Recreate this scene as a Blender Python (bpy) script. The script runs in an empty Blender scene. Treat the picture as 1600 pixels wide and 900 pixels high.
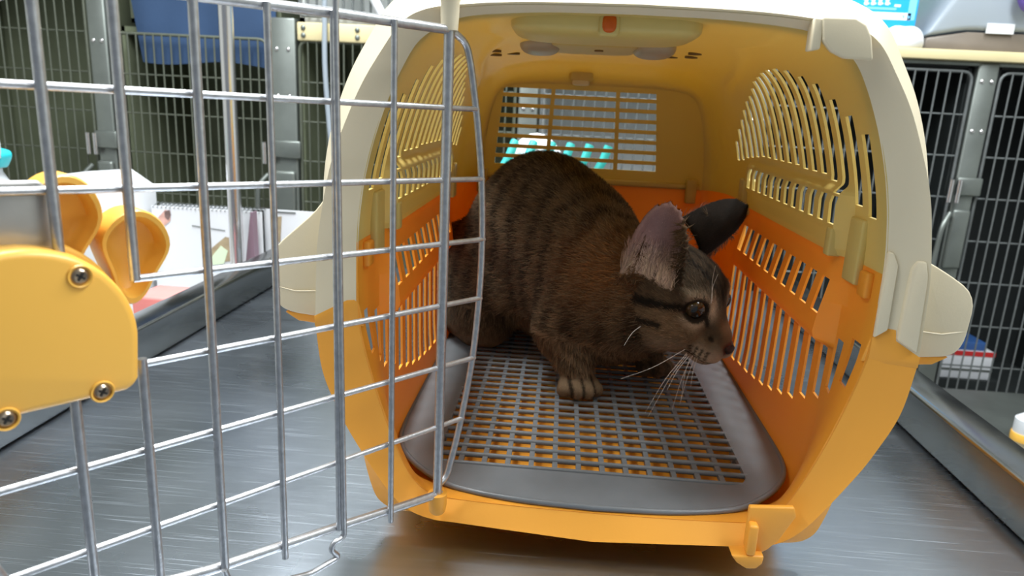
import bpy, bmesh, math, random
import numpy as np
from mathutils import Vector, Matrix

# ------------------------------------------------------------------ camera
F = 1111.0                                   # focal length in pixels of the 1600 px wide frame
def _n(v): return v / np.linalg.norm(v)
_dy = _n(np.array([885 - 800, 172 - 450, F]))
_dd = _n(np.array([568 - 800, 4996 - 450, F]))
_dz = -_n(_dd - _dy * _dd.dot(_dy))
_dx = np.cross(_dy, _dz)
RC = np.stack([_dx, _dy, _dz], 1)
CAM = np.array([-0.034496, -0.408709, 0.272])
def ray(px, py): return RC.T @ np.array([px - 800.0, py - 450.0, F])
def at(px, py, axis, val):
    r = ray(px, py); return CAM + r * ((val - CAM[axis]) / r[axis])

S = bpy.context.scene
COL = S.collection
cd = bpy.data.cameras.new('camera'); cam = bpy.data.objects.new('camera', cd); COL.objects.link(cam)
cd.sensor_width = 36.0; cd.lens = F / 1600 * 36.0; cd.clip_start = 0.01
_m = np.stack([RC.T @ [1, 0, 0], RC.T @ [0, -1, 0], RC.T @ [0, 0, -1]], 1)
cam.matrix_world = Matrix([[*_m[0], CAM[0]], [*_m[1], CAM[1]], [*_m[2], CAM[2]], [0, 0, 0, 1]])
cd.dof.use_dof = True; cd.dof.focus_distance = 0.47; cd.dof.aperture_fstop = 13.0
S.camera = cam
S.view_settings.view_transform = 'Standard'; S.view_settings.look = 'None'
S.view_settings.gamma = 1.0; S.view_settings.use_curve_mapping = False
S.view_settings.exposure = 0.0

# ------------------------------------------------------------------ world and lamps
w = bpy.data.worlds.new('world'); S.world = w; w.use_nodes = True
w.node_tree.nodes['Background'].inputs[0].default_value = (0.80, 0.90, 1.0, 1)
w.node_tree.nodes['Background'].inputs[1].default_value = 0.26
def area(name, loc, sx, sy, power, col, target=None):
    l = bpy.data.lights.new(name, 'AREA'); l.shape = 'RECTANGLE'; l.size = sx; l.size_y = sy
    l.energy = power; l.color = col
    o = bpy.data.objects.new(name, l); COL.objects.link(o); o.location = loc
    if target is not None:
        o.rotation_euler = (Vector(target) - Vector(loc)).to_track_quat('-Z', 'Y').to_euler()
    return o
area('ceiling_and_fill_lamp', (-0.55, 0.45, 1.48), 0.30, 1.25, 62, (0.94, 0.98, 1.0))
area('ceiling_and_fill_lamp', (0.75, 0.35, 1.48), 0.30, 1.25, 44, (0.94, 0.98, 1.0))
area('ceiling_and_fill_lamp', (1.25, -0.75, 1.48), 0.30, 1.25, 15, (0.96, 0.98, 1.0))  # added front fill, not a known lamp; brightens the vent slot walls
area('ceiling_and_fill_lamp', (-1.25, -0.75, 1.48), 0.30, 1.25, 15, (0.96, 0.98, 1.0))  # matching added fill from the left front

# ------------------------------------------------------------------ materials
def mat(name, col, rough=0.5, metal=0.0, trans=None, tcol=None, bump=0.0, bscale=200.0, var=0.0, vscale=20.0,
        spec=0.5, emit=None, stretch=None, rvar=0.0):
    m = bpy.data.materials.new(name); m.use_nodes = True
    nt = m.node_tree; N = nt.nodes; Lk = nt.links
    b = N['Principled BSDF']; out = N['Material Output']
    b.inputs['Base Color'].default_value = (*col, 1); b.inputs['Roughness'].default_value = rough
    b.inputs['Metallic'].default_value = metal; b.inputs['Specular IOR Level'].default_value = spec
    tc = N.new('ShaderNodeTexCoord'); vec = tc.outputs['Object']
    if stretch:
        mp = N.new('ShaderNodeMapping'); mp.inputs['Scale'].default_value = stretch
        Lk.new(vec, mp.inputs['Vector']); vec = mp.outputs['Vector']
    if var > 0 or rvar > 0:
        nz = N.new('ShaderNodeTexNoise'); nz.inputs['Scale'].default_value = vscale; nz.inputs['Detail'].default_value = 6
        Lk.new(vec, nz.inputs['Vector'])
        if var > 0:
            mr = N.new('ShaderNodeMapRange'); mr.inputs[1].default_value = 0.3; mr.inputs[2].default_value = 0.7
            mr.inputs[3].default_value = 1 - var; mr.inputs[4].default_value = 1 + var * 0.6
            Lk.new(nz.outputs['Fac'], mr.inputs[0])
            mx = N.new('ShaderNodeVectorMath'); mx.operation = 'SCALE'; mx.inputs[0].default_value = col
            Lk.new(mr.outputs[0], mx.inputs['Scale']); Lk.new(mx.outputs[0], b.inputs['Base Color'])
        if rvar > 0:
            mr = N.new('ShaderNodeMapRange'); mr.inputs[1].default_value = 0.3; mr.inputs[2].default_value = 0.7
            mr.inputs[3].default_value = max(0.02, rough - rvar); mr.inputs[4].default_value = rough + rvar
            Lk.new(nz.outputs['Fac'], mr.inputs[0]); Lk.new(mr.outputs[0], b.inputs['Roughness'])
    if bump > 0:
        nb = N.new('ShaderNodeTexNoise'); nb.inputs['Scale'].default_value = bscale; nb.inputs['Detail'].default_value = 4
        Lk.new(vec, nb.inputs['Vector'])
        bp = N.new('ShaderNodeBump'); bp.inputs['Strength'].default_value = bump; bp.inputs['Distance'].default_value = 0.001
        Lk.new(nb.outputs['Fac'], bp.inputs['Height']); Lk.new(bp.outputs[0], b.inputs['Normal'])
    if trans:
        t = N.new('ShaderNodeBsdfTranslucent'); t.inputs['Color'].default_value = (*(tcol or col), 1)
        mx = N.new('ShaderNodeMixShader'); mx.inputs[0].default_value = trans
        Lk.new(b.outputs[0], mx.inputs[1]); Lk.new(t.outputs[0], mx.inputs[2]); Lk.new(mx.outputs[0], out.inputs['Surface'])
    if emit:
        b.inputs['Emission Color'].default_value = (*col, 1); b.inputs['Emission Strength'].default_value = emit
    return m
M = {}
M['cream'] = mat('cream_plastic', (0.72, 0.57, 0.185), 0.42, trans=0.20, tcol=(0.86, 0.60, 0.035), bump=0.06, bscale=900)
M['vent_cream'] = mat('vent_cream_plastic', (0.80, 0.68, 0.42), 0.42, trans=0.12, tcol=(0.92, 0.66, 0.2))
M['ivory'] = mat('ivory_plastic', (0.80, 0.71, 0.51), 0.40, trans=0.10, tcol=(0.85, 0.75, 0.5), bump=0.06, bscale=900)
M['orange'] = mat('orange_plastic', (0.92, 0.41, 0.04), 0.42, trans=0.26, tcol=(0.98, 0.36, 0.015), bump=0.06, bscale=900)
M['orange_rim'] = mat('orange_rim_plastic', (0.93, 0.42, 0.05), 0.42, trans=0.12, tcol=(0.95, 0.35, 0.03), bump=0.05, bscale=900)
M['yellow'] = mat('yellow_plastic', (0.86, 0.47, 0.075), 0.36, trans=0.06, tcol=(0.95, 0.5, 0.04), bump=0.02, bscale=600)
M['button'] = mat('orange_button', (0.75, 0.16, 0.01), 0.35, trans=0.4, tcol=(1.0, 0.28, 0.02))
M['grey_plastic'] = mat('grey_mat_plastic', (0.150, 0.162, 0.172), 0.33, bump=0.05, bscale=700, var=0.08, vscale=40)
M['wire'] = mat('galvanised_wire', (0.52, 0.53, 0.55), 0.33, 0.9, bump=0.12, bscale=900, var=0.16, vscale=300)
M['wire_dark'] = mat('cage_wire', (0.17, 0.185, 0.185), 0.45, 0.6, var=0.15, vscale=60)
M['wire_olive'] = mat('olive_cage_wire', (0.085, 0.095, 0.07), 0.6, 0.2, var=0.15, vscale=60)
M['plate'] = mat('latch_plate_steel', (0.55, 0.54, 0.52), 0.35, 0.9, var=0.12, vscale=40)
M['screw'] = mat('screw_steel', (0.42, 0.33, 0.24), 0.30, 0.95, var=0.2, vscale=400)
M['dark'] = mat('black_plastic_slot_shade', (0.012, 0.010, 0.008), 0.7)  # black plastic of the holder; painted shade in the screw slots
M['hole_shade'] = mat('hole_shade_brown', (0.16, 0.085, 0.012), 0.6)  # dark brown stands for the shade inside each air hole
M['smoky'] = mat('grey_pivot_plastic', (0.50, 0.44, 0.33), 0.3, trans=0.35, tcol=(0.7, 0.65, 0.55))
def steel_table():
    m = bpy.data.materials.new('brushed_stainless'); m.use_nodes = True
    nt = m.node_tree; N = nt.nodes; Lk = nt.links; b = N['Principled BSDF']
    b.inputs['Metallic'].default_value = 1.0
    tc = N.new('ShaderNodeTexCoord')
    def streak(rot, sc, lo, hi, det=3):
        mp = N.new('ShaderNodeMapping'); mp.inputs['Rotation'].default_value = (0, 0, math.radians(rot)); mp.inputs['Scale'].default_value = sc
        Lk.new(tc.outputs['Object'], mp.inputs['Vector'])
        nz = N.new('ShaderNodeTexNoise'); nz.inputs['Scale'].default_value = 1; nz.inputs['Detail'].default_value = det
        Lk.new(mp.outputs[0], nz.inputs['Vector'])
        mr = N.new('ShaderNodeMapRange'); mr.inputs[1].default_value = lo; mr.inputs[2].default_value = hi
        Lk.new(nz.outputs['Fac'], mr.inputs[0]); return mr.outputs[0]
    s1 = streak(4, (9, 260, 9), 0.30, 0.80)          # brushed grain
    s2 = streak(-24, (10, 1300, 10), 0.66, 0.74, 1)       # sparse scratches
    s3 = streak(31, (12, 1500, 12), 0.67, 0.75, 1)
    cl = streak(0, (5, 5, 5), 0.3, 0.7, 5)             # cloudy wear
    def math_(op, a, bb):
        n = N.new('ShaderNodeMath'); n.operation = op
        for i, v in enumerate((a, bb)):
            if isinstance(v, (int, float)): n.inputs[i].default_value = v
            else: Lk.new(v, n.inputs[i])
        return n.outputs[0]
    sc = math_('MAXIMUM', s2, s3)
    h = math_('ADD', math_('MULTIPLY', s1, 0.35), math_('MULTIPLY', sc, 0.5))
    bp = N.new('ShaderNodeBump'); bp.inputs['Strength'].default_value = 0.045; bp.inputs['Distance'].default_value = 0.0006
    Lk.new(h, bp.inputs['Height']); Lk.new(bp.outputs[0], b.inputs['Normal'])
    r = math_('ADD', math_('MULTIPLY', cl, 0.10), math_('ADD', math_('MULTIPLY', sc, 0.14), 0.235))
    Lk.new(r, b.inputs['Roughness'])
    mx = N.new('ShaderNodeMix'); mx.data_type = 'RGBA'
    mx.inputs['A'].default_value = (0.42, 0.465, 0.52, 1); mx.inputs['B'].default_value = (0.49, 0.54, 0.60, 1)
    Lk.new(math_('MULTIPLY', math_('ADD', cl, s1), 0.5), mx.inputs['Factor']); Lk.new(mx.outputs['Result'], b.inputs['Base Color'])
    return m
M['table'] = steel_table()
M['table_rim'] = mat('table_rim_steel', (0.30, 0.31, 0.32), 0.20, 1.0, var=0.10, vscale=20, rvar=.05)

# ------------------------------------------------------------------ mesh helpers
WLOC = {}
def link(o, parent=None, loc=(0, 0, 0)):
    COL.objects.link(o); o.location = loc; WLOC[o.name] = Vector(loc)
    if parent is not None:
        o.parent = parent; o.matrix_parent_inverse = Matrix.Translation(-WLOC[parent.name])
    return o
def mk(name, verts, faces, material, parent=None, smooth=True, sharp=None):
    v = np.asarray(verts, float); c = (v.min(0) + v.max(0)) / 2
    me = bpy.data.meshes.new(name); me.from_pydata((v - c).tolist(), [], [list(f) for f in faces]); me.validate(); me.update()
    if smooth:
        me.polygons.foreach_set('use_smooth', [True] * len(me.polygons))
        if sharp is not None: me.set_sharp_from_angle(angle=math.radians(sharp))
    if material: me.materials.append(M[material])
    return link(bpy.data.objects.new(name, me), parent, c)
def again(src, parent, delta, name=None):
    o = src.copy(); COL.objects.link(o); o.location = WLOC[src.name] + Vector(delta); WLOC[o.name] = o.location.copy()
    o.parent = parent
    if parent is not None: o.matrix_parent_inverse = Matrix.Translation(-WLOC[parent.name])
    return o
def tag(o, label, cat, group=None, kind=None):
    o['label'] = label; o['category'] = cat
    if group: o['group'] = group
    if kind: o['kind'] = kind
    return o
def thing(name, label, cat, loc, group=None):
    e = bpy.data.objects.new(name, None); e.empty_display_size = 0.05; link(e, None, loc); tag(e, label, cat, group); return e
def struct(o): o['kind'] = 'structure'; return o

def box_vf(x0, x1, y0, y1, z0, z1):
    v = [(x, y, z) for x in (x0, x1) for y in (y0, y1) for z in (z0, z1)]
    f = [(0, 1, 3, 2), (4, 6, 7, 5), (0, 4, 5, 1), (2, 3, 7, 6), (0, 2, 6, 4), (1, 5, 7, 3)]
    return v, f
def bevel_mesh(verts, faces, w, seg=2, angle=25):
    bm = bmesh.new(); vs = [bm.verts.new(v) for v in verts]
    for f in faces: bm.faces.new([vs[i] for i in f])
    bmesh.ops.recalc_face_normals(bm, faces=bm.faces)
    if w > 0:
        ed = [e for e in bm.edges if len(e.link_faces) == 2 and e.calc_face_angle(0) > math.radians(angle)]
        bmesh.ops.bevel(bm, geom=ed, offset=w, segments=seg, profile=0.5, affect='EDGES', clamp_overlap=True)
    bm.verts.index_update()
    v = [tuple(p.co) for p in bm.verts]; f = [[q.index for q in p.verts] for p in bm.faces]; bm.free(); return v, f
def box(name, b, material, parent=None, bev=0.0, seg=2):
    v, f = box_vf(*b)
    if bev > 0: v, f = bevel_mesh(v, f, bev, seg)
    return mk(name, v, f, material, parent, smooth=bev > 0, sharp=50 if bev > 0 else None)
def merge(*vfs):
    V, Fc = [], []
    for v, f in vfs:
        o = len(V); V += [tuple(p) for p in v]; Fc += [[i + o for i in q] for q in f]
    return V, Fc
def tube_vf(pts, r, n=10, closed=False):
    P = np.asarray(pts, float); k = len(P); rr = np.full(k, r) if np.isscalar(r) else np.asarray(r, float)
    T = np.zeros_like(P)
    for i in range(k):
        a = P[(i - 1) % k] if (closed or i > 0) else P[i]; b = P[(i + 1) % k] if (closed or i < k - 1) else P[i]
        T[i] = (b - a) / (np.linalg.norm(b - a) + 1e-12)
    u = np.cross(T[0], [0, 0, 1.0])
    if np.linalg.norm(u) < 1e-3: u = np.cross(T[0], [0, 1.0, 0])
    u /= np.linalg.norm(u); V = []
    for i in range(k):
        u = u - T[i] * u.dot(T[i]); u /= np.linalg.norm(u); w_ = np.cross(T[i], u)
        for j in range(n):
            a = 2 * math.pi * j / n; V.append(tuple(P[i] + rr[i] * (math.cos(a) * u + math.sin(a) * w_)))
    Fc = []
    for i in range(k if closed else k - 1):
        a, b = i * n, ((i + 1) % k) * n
        for j in range(n): Fc.append((a + j, a + (j + 1) % n, b + (j + 1) % n, b + j))
    if not closed: Fc += [tuple(range(n - 1, -1, -1)), tuple(range((k - 1) * n, k * n))]
    return V, Fc
def tube(name, pts, r, material, parent=None, n=10, closed=False):
    v, f = tube_vf(pts, r, n, closed); return mk(name, v, f, material, parent, True, 60)
def fillet(pts, rad, n=5):
    P = [np.asarray(p, float) for p in pts]; out = [P[0]]
    for i in range(1, len(P) - 1):
        a, b, c = P[i - 1], P[i], P[i + 1]
        d1 = a - b; d2 = c - b; l1, l2 = np.linalg.norm(d1), np.linalg.norm(d2); r = min(rad, l1 * .49, l2 * .49)
        p, q = b + d1 / l1 * r, b + d2 / l2 * r
        for t in np.linspace(0, 1, n): out.append((1 - t) ** 2 * p + 2 * t * (1 - t) * b + t * t * q)
    out.append(P[-1]); return out
def crom(pts, n=8):
    P = np.asarray(pts, float); P = np.vstack([2 * P[0] - P[1], P, 2 * P[-1] - P[-2]]); out = []
    for i in range(1, len(P) - 2):
        for t in np.linspace(0, 1, n, endpoint=False):
            a, b, c, d = P[i - 1], P[i], P[i + 1], P[i + 2]
            out.append(.5 * (2 * b + (c - a) * t + (2 * a - 5 * b + 4 * c - d) * t * t + (3 * b - a - 3 * c + d) * t ** 3))
    out.append(P[-2]); return np.array(out)
def prism_vf(poly, frame, d0, d1):
    """poly: 2-D outline; frame: (origin, u, v, n); extruded along n from d0 to d1"""
    o, u, v, n = [np.asarray(a, float) for a in frame]; k = len(poly)
    V = [tuple(o + p[0] * u + p[1] * v + d * n) for d in (d0, d1) for p in poly]
    Fc = [tuple(range(k)), tuple(range(2 * k - 1, k - 1, -1))] + [(i, (i + 1) % k, k + (i + 1) % k, k + i) for i in range(k)]
    return V, Fc
def prism(name, poly, frame, d0, d1, material, parent=None, bev=0.0, seg=2):
    v, f = prism_vf(poly, frame, d0, d1); v, f = bevel_mesh(v, f, bev, seg, 35)
    return mk(name, v, f, material, parent, True, 45)
def ellip_vf(c, r, nu=20, nv=12, half=None):
    V, Fc = [], []
    for i in range(nv + 1):
        th = math.pi * i / nv
        for j in range(nu):
            ph = 2 * math.pi * j / nu
            V.append((c[0] + r[0] * math.sin(th) * math.cos(ph), c[1] + r[1] * math.sin(th) * math.sin(ph), c[2] + r[2] * math.cos(th)))
    for i in range(nv):
        for j in range(nu): Fc.append((i * nu + j, (i + 1) * nu + j, (i + 1) * nu + (j + 1) % nu, i * nu + (j + 1) % nu))
    return V, Fc
def ellip(name, c, r, material, parent=None, nu=20, nv=12):
    v, f = ellip_vf(c, r, nu, nv)
    bm = bmesh.new(); vs = [bm.verts.new(p) for p in v]
    for q in f: bm.faces.new([vs[i] for i in q])
    bmesh.ops.remove_doubles(bm, verts=bm.verts, dist=1e-7); bm.verts.index_update()
    v = [tuple(p.co) for p in bm.verts]; f = [[q.index for q in p.verts] for p in bm.faces]; bm.free()
    return mk(name, v, f, material, parent)
def lathe(name, prof, axis_o, material, parent=None, n=24):
    V = []; Fc = []; k = len(prof)
    for r, z in prof:
        for j in range(n):
            a = 2 * math.pi * j / n; V.append((axis_o[0] + r * math.cos(a), axis_o[1] + r * math.sin(a), axis_o[2] + z))
    for i in range(k - 1):
        for j in range(n): Fc.append((i * n + j, i * n + (j + 1) % n, (i + 1) * n + (j + 1) % n, (i + 1) * n + j))
    Fc += [tuple(range(n - 1, -1, -1)), tuple(range((k - 1) * n, k * n))]
    return mk(name, V, Fc, material, parent, True, 45)
def shell_vf(A, B, mask):
    """solid made of grid cells: A, B = (ni, nj, 3) inner and outer points; mask = cells that exist"""
    ni, nj, _ = A.shape; idx = {}; V = []; Fc = []
    def vi(s, i, j):
        k = (s, i, j)
        if k not in idx: idx[k] = len(V); V.append(tuple((A if s == 0 else B)[i, j]))
        return idx[k]
    for i, j in zip(*np.nonzero(mask)):
        Fc.append((vi(0, i, j), vi(0, i + 1, j), vi(0, i + 1, j + 1), vi(0, i, j + 1)))
        Fc.append((vi(1, i, j), vi(1, i, j + 1), vi(1, i + 1, j + 1), vi(1, i + 1, j)))
        for di, dj, p, q in ((-1, 0, (i, j), (i, j + 1)), (1, 0, (i + 1, j + 1), (i + 1, j)), (0, -1, (i + 1, j), (i, j)), (0, 1, (i, j + 1), (i + 1, j + 1))):
            a, b = i + di, j + dj
            if not (0 <= a < ni - 1 and 0 <= b < nj - 1 and mask[a, b]):
                Fc.append((vi(0, *p), vi(0, *q), vi(1, *q), vi(1, *p)))
    return V, Fc

# ------------------------------------------------------------------ table and room shell
TZ = -0.012
xl = float(at(247, 557, 2, TZ)[0]); xr = float(at(1405, 667, 2, TZ)[0])
FZ = TZ - 0.86
M['room_wall'] = mat('painted_wall', (0.55, 0.56, 0.53), 0.8, bump=0.1, bscale=60)
M['room_floor'] = mat('vinyl_floor', (0.30, 0.29, 0.27), 0.5, var=0.15, vscale=8)
M['room_ceiling'] = mat('ceiling_board', (0.75, 0.76, 0.75), 0.9)
YB = 1.30
struct(box('floor', (-2.2, 2.2, -2.2, 2.0, FZ - .05, FZ), 'room_floor'))
struct(box('wall_back', (-2.2, 2.2, 2.0, 2.05, FZ, 1.55), 'room_wall'))
struct(box('wall_left', (-2.25, -2.2, -2.2, 2.05, FZ, 1.55), 'room_wall'))
struct(box('wall_right', (2.2, 2.25, -2.2, 2.05, FZ, 1.55), 'room_wall'))
struct(box('ceiling', (-2.25, 2.25, -2.2, 2.05, 1.55, 1.60), 'room_ceiling'))

tb = thing('examination_table', 'brushed stainless steel examination table with raised side rims under the carrier', 'table', (0, 0.1, FZ))
TY0, TY1 = -0.75, 0.80
box('table_top', (xl - .037, xr + .037, TY0, TY1, TZ - .02, TZ), 'table', tb, .002)
for x0, x1 in ((xl - .037, xl), (xr, xr + .037)):
    box('side_rim', (x0, x1, TY0, TY1, TZ, TZ + .042), 'table_rim', tb, .004, 3)
for x in (xl + .02, xr - .06):
    for y in (TY0 + .05, TY1 - .09): box('leg', (x, x + .04, y, y + .04, FZ, TZ - .02), 'table', tb, .003)
# ------------------------------------------------------------------ pet carrier
car = thing('pet_carrier', 'open plastic pet carrier with cream top, orange base and wire door, holding a tabby cat', 'pet carrier', (0, .2, TZ))
def sm(a, b, x): t = np.clip((x - a) / (b - a), 0, 1); return t * t * (3 - 2 * t)
UP_F = [(0, .3243), (.05, .3235), (.09, .3202), (.112, .3125), (.126, .300), (.138, .275), (.150, .235), (.155, .206), (.156, .188)]
UP_B = [(0, .3243), (.05, .3232), (.09, .319), (.112, .3115), (.127, .297), (.139, .272), (.150, .235), (.154, .206), (.155, .188)]
LO_F = [(.156, .188), (.155, .142), (.150, .115), (.142, .085), (.130, .053), (.120, .033), (.108, .0225), (.092, .0195), (.05, .0180), (0, .0175)]
LO_B = [(.155, .188), (.155, .142), (.155, .115), (.1545, .085), (.1535, .050), (.150, .022), (.143, .010), (.128, .0055), (.06, .004), (0, .004)]
def dens(c, n=60):
    p = crom(c, n); d = np.r_[0, np.cumsum(np.linalg.norm(np.diff(p, axis=0), axis=1))]; return p, d
def half_profile(cF, cB, ns):
    pF, _ = dens(cF); pB, dB = dens(cB); s = np.linspace(0, dB[-1], ns)
    g = lambda p: np.stack([np.interp(s, dB, p[:, k]) for k in (0, 1)], 1)
    return g(pF), g(pB)
YF, YK = 0.010, 0.452
def columns(s0, pitch, gap, ns):
    yc = [YF, 0.016]
    for k in range(ns): yc += [s0 + k * pitch, s0 + k * pitch + gap]
    last = yc[-1]
    for y in (0.385, 0.398, 0.406, 0.414, 0.422, 0.429, 0.435, 0.440, 0.444, 0.4475, 0.450, YK):
        if y > last + .004: yc.append(y)
    return np.array(sorted(yc))
SLOTS = {'up': (0.026, 0.0200, 0.0113, 18), 'lo': (0.0205, 0.0245, 0.0140, 14)}
BZ = [(.100, 0), (.1235, 0), (.1285, .0105), (.134, .0125), (.148, .0108), (.172, .0060), (.184, .0042), (.190, .0060), (.193, .0078), (.204, .0085), (.2055, .0100), (.221, .0092), (.2285, .0065), (.2335, 0.0008), (.238, 0), (.33, 0)]
def bump(z, y):
    e = sm(.060, .064, y) * (1 - sm(.314, .320, y))
    return np.interp(z, [b[0] for b in BZ], [b[1] for b in BZ]) * e
RIDGE = ([.02, .075, .115, .175, .26, .34, .405, .432], [.080, .088, .080, .096, .114, .1235, .1335, .140], [.324, .3225, .3228, .3195, .3115, .3035, .275, .215])
def body_grid(cF, cB, ns, off, ycols):
    """points of one half (x>0): rows along the profile, columns along y"""
    pF, pB = half_profile(cF, cB, ns)
    G = np.zeros((ns, len(ycols), 3))
    for j, y in enumerate(ycols):
        t = sm(.010, .078, y); p = pF * (1 - t) + pB * t
        q = np.clip((y - .405) / (YK - .405), 0, 1); rr = 1 - math.sqrt(max(0, 1 - q * q))     # rounded into the back wall
        cz = .165; ins = .024 * rr
        d = p - np.array([0, cz]); L = np.abs(d) / np.array([.156, .160])
        p = p - np.sign(d) * ins * np.stack([L[:, 0] ** 3, L[:, 1] ** 5], 1)
        tg = np.gradient(p, axis=0); nrm = np.stack([-tg[:, 1], tg[:, 0]], 1); nrm /= np.linalg.norm(nrm, axis=1)[:, None] + 1e-12
        nrm *= np.where((nrm * (p - np.array([0, cz]))).sum(1) < 0, -1, 1)[:, None]
        p = p - np.stack([bump(p[:, 1], y), np.zeros(len(p))], 1)
        if cF is UP_F:                                       # soft moulded ridges across the ceiling
            rd = np.hypot(p[:, 0] - np.interp(y, RIDGE[0], RIDGE[1]), p[:, 1] - np.interp(y, RIDGE[0], RIDGE[2]))
            p = p - nrm * (.0024 * np.exp(-(rd / .0042) ** 2) * sm(.02, .05, y) * (1 - sm(.42, .445, y)))[:, None]
        p = p + nrm * off
        G[:, j, 0] = p[:, 0]; G[:, j, 1] = y + off * q * q; G[:, j, 2] = p[:, 1]
    return G
TH = 0.0019
def interp(tab): a = np.array(tab); return lambda y: np.interp(y, a[:, 0], a[:, 1])
up_top = interp([(.026, .263), (.055, .280), (.10, .300), (.14, .3085), (.19, .3085), (.235, .303), (.30, .285), (.36, .258), (.385, .238)])
up_bot = interp([(.02, .216), (.05, .2225), (.10, .2365), (.2, .240), (.3, .238), (.40, .226)])
lo_top = interp([(.011, .147), (.05, .136), (.091, .1215), (.226, .1215), (.33, .1215), (.38, .118)])
lo_bot = interp([(.02, .116), (.05, .099), (.08, .083), (.132, .062), (.208, .043), (.318, .032), (.38, .034)])
def vents(which):
    out = []; SLOT0, PITCH, GAP, NS = SLOTS[which]
    for k in range(NS):
        yc = SLOT0 + k * PITCH + GAP / 2; r = []
        if which == 'up':
            r.append((float(up_bot(yc)), float(up_top(yc)), 'tall'))
            if 2 <= k <= 13: r.append((.2085, .2265, 'short'))
        else:
            if True: r.append((float(lo_bot(yc)), float(lo_top(yc)), 'tall'))
            if 2 <= k <= 11: r.append((.1475, .1715, 'short'))
        out.append(r)
    return out
def build_shell(name, which, cF, cB, ns, material):
    SLOT0, PITCH, GAP, NS = SLOTS[which]; ycols = columns(*SLOTS[which])
    A = body_grid(cF, cB, ns, 0.0, ycols); B = body_grid(cF, cB, ns, TH, ycols)
    zc = (A[:-1, :, 2] + A[1:, :, 2]) / 2                                   # row mid heights per column
    nr, nc = ns - 1, len(ycols) - 1
    full = np.ones((nr, nc), bool); V = vents(which); slotcol = {}
    for k in range(NS):
        j = int(np.argmin(np.abs(ycols - (SLOT0 + k * PITCH)))); slotcol[k] = j
    opening = np.zeros((nr, nc), object); opening[:] = None
    for k in range(NS):
        for lo, hi, kind in V[k]:
            for i in range(nr):
                z = zc[i, slotcol[k]]
                if lo < z < hi and A[i, slotcol[k], 0] > .10: opening[i, slotcol[k]] = kind
    bars = []
    for k in range(NS - 1):
        jb = slotcol[k] + 1
        for kind in ('tall', 'short'):
            rows = [i for i in range(nr) if opening[i, slotcol[k]] == kind and opening[i, slotcol[k + 1]] == kind]
            if len(rows) > 2: bars.append((jb, rows))
    mask = full.copy()
    for i in range(nr):
        for j in range(nc):
            if opening[i, j] is not None: mask[i, j] = False
    for jb, rows in bars: mask[rows, jb] = False
    # both halves in one mesh (centre line shared)
    order = slice(None)
    mir = np.array([-1, 1, 1.0])
    if which == 'up':
        AA = np.concatenate([(A * mir)[::-1], A[1:]], 0); BB = np.concatenate([(B * mir)[::-1], B[1:]], 0); MM = np.concatenate([mask[::-1], mask], 0)
    else:
        AA = np.concatenate([A, (A * mir)[::-1][1:]], 0); BB = np.concatenate([B, (B * mir)[::-1][1:]], 0); MM = np.concatenate([mask, mask[::-1]], 0)
    v, f = shell_vf(AA, BB, MM)
    sh = mk(name, v, f, material, car, True, 40)
    for jb, rows in bars:
        i0, i1 = rows[0], rows[-1] + 2
        a, b = A[i0:i1, jb:jb + 2], B[i0:i1, jb:jb + 2]
        for s in (1, -1):
            mm = np.array([s, 1, 1.0]); v, f = shell_vf(a * mm, b * mm, np.ones((len(a) - 1, 1), bool))
            mk('vent_bar', v, f, material, sh, True, 40)
    return sh, A
upper, UA = build_shell('upper_shell', 'up', UP_F, UP_B, 150, 'cream')
lower, LA = build_shell('lower_shell', 'lo', LO_F, LO_B, 190, 'orange')
upper['label'] = 'cream translucent upper shell'; lower['label'] = 'orange lower shell'

# back walls (x columns follow the profile of the shells at the back)
pu = UA[:, -1]; pl = LA[:, -1]
def halfw(z):
    P = np.concatenate([pu, pl]); m = np.abs(P[:, 2] - z) < .003
    return float(P[m, 0].max()) if m.any() else float(P[np.argmin(np.abs(P[:, 2] - z)), 0])
zt, zb = pu[0, 2], pl[-1, 2]
VZ0, VZ1, NROW = .2065, .3005, 8
rp = (VZ1 - VZ0) / NROW
zs = sorted(set([.1875, .196] + [round(VZ0 + k * rp + d, 5) for k in range(NROW) for d in (0, rp * .62)] + [VZ1 + .004, zt - .006, zt - .002, zt]))
vx = [-.1215, -.1085, -.0530, -.0485, .0215, .0260, .0675, .0805]
ts = np.array([-1, -.97] + [x / .14 for x in vx] + [.80, .92, 1.0])
yb = YK
def vent_t(z, i):                                    # the vent outline widens a little to the bottom
    g = 1.0 + .10 * np.clip((.30 - z) / .09, 0, 1); return g
A = np.zeros((len(zs), len(ts), 3)); Bk = A.copy()
for i, z in enumerate(zs):
    hw = max(halfw(z), .06) + .003
    for j, t in enumerate(ts):
        x = -.0205 + (vx[j - 2] + .0205) * (1 + .09 * np.clip((.30 - z) / .09, 0, 1)) if 2 <= j <= 9 else t * hw
        x = max(-hw + .0005 * j, min(hw, x))
        A[i, j] = (x, yb, z); Bk[i, j] = (x, yb + TH, z)
mask = np.ones((len(zs) - 1, len(ts) - 1), bool); hb = []
za = np.array(zs)
for k in range(NROW):
    i = int(np.argmin(np.abs(za - (VZ0 + k * rp))))
    for j in (3, 5, 7): mask[i, j] = False
    if k < NROW - 1:
        for j in (3, 5, 7): mask[i + 1, j] = False; hb.append((i + 1, j))
v, f = shell_vf(A, Bk, mask); bw = mk('back_panel', v, f, 'cream', car, True, 40)
for i, j in hb:
    v, f = shell_vf(A[i:i + 2, j:j + 2], Bk[i:i + 2, j:j + 2], np.ones((1, 1), bool)); mk('vent_bar', v, f, 'cream', bw, False)
zs2 = np.linspace(zb - .004, .1875, 12); A = np.zeros((12, 5, 3))
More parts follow.
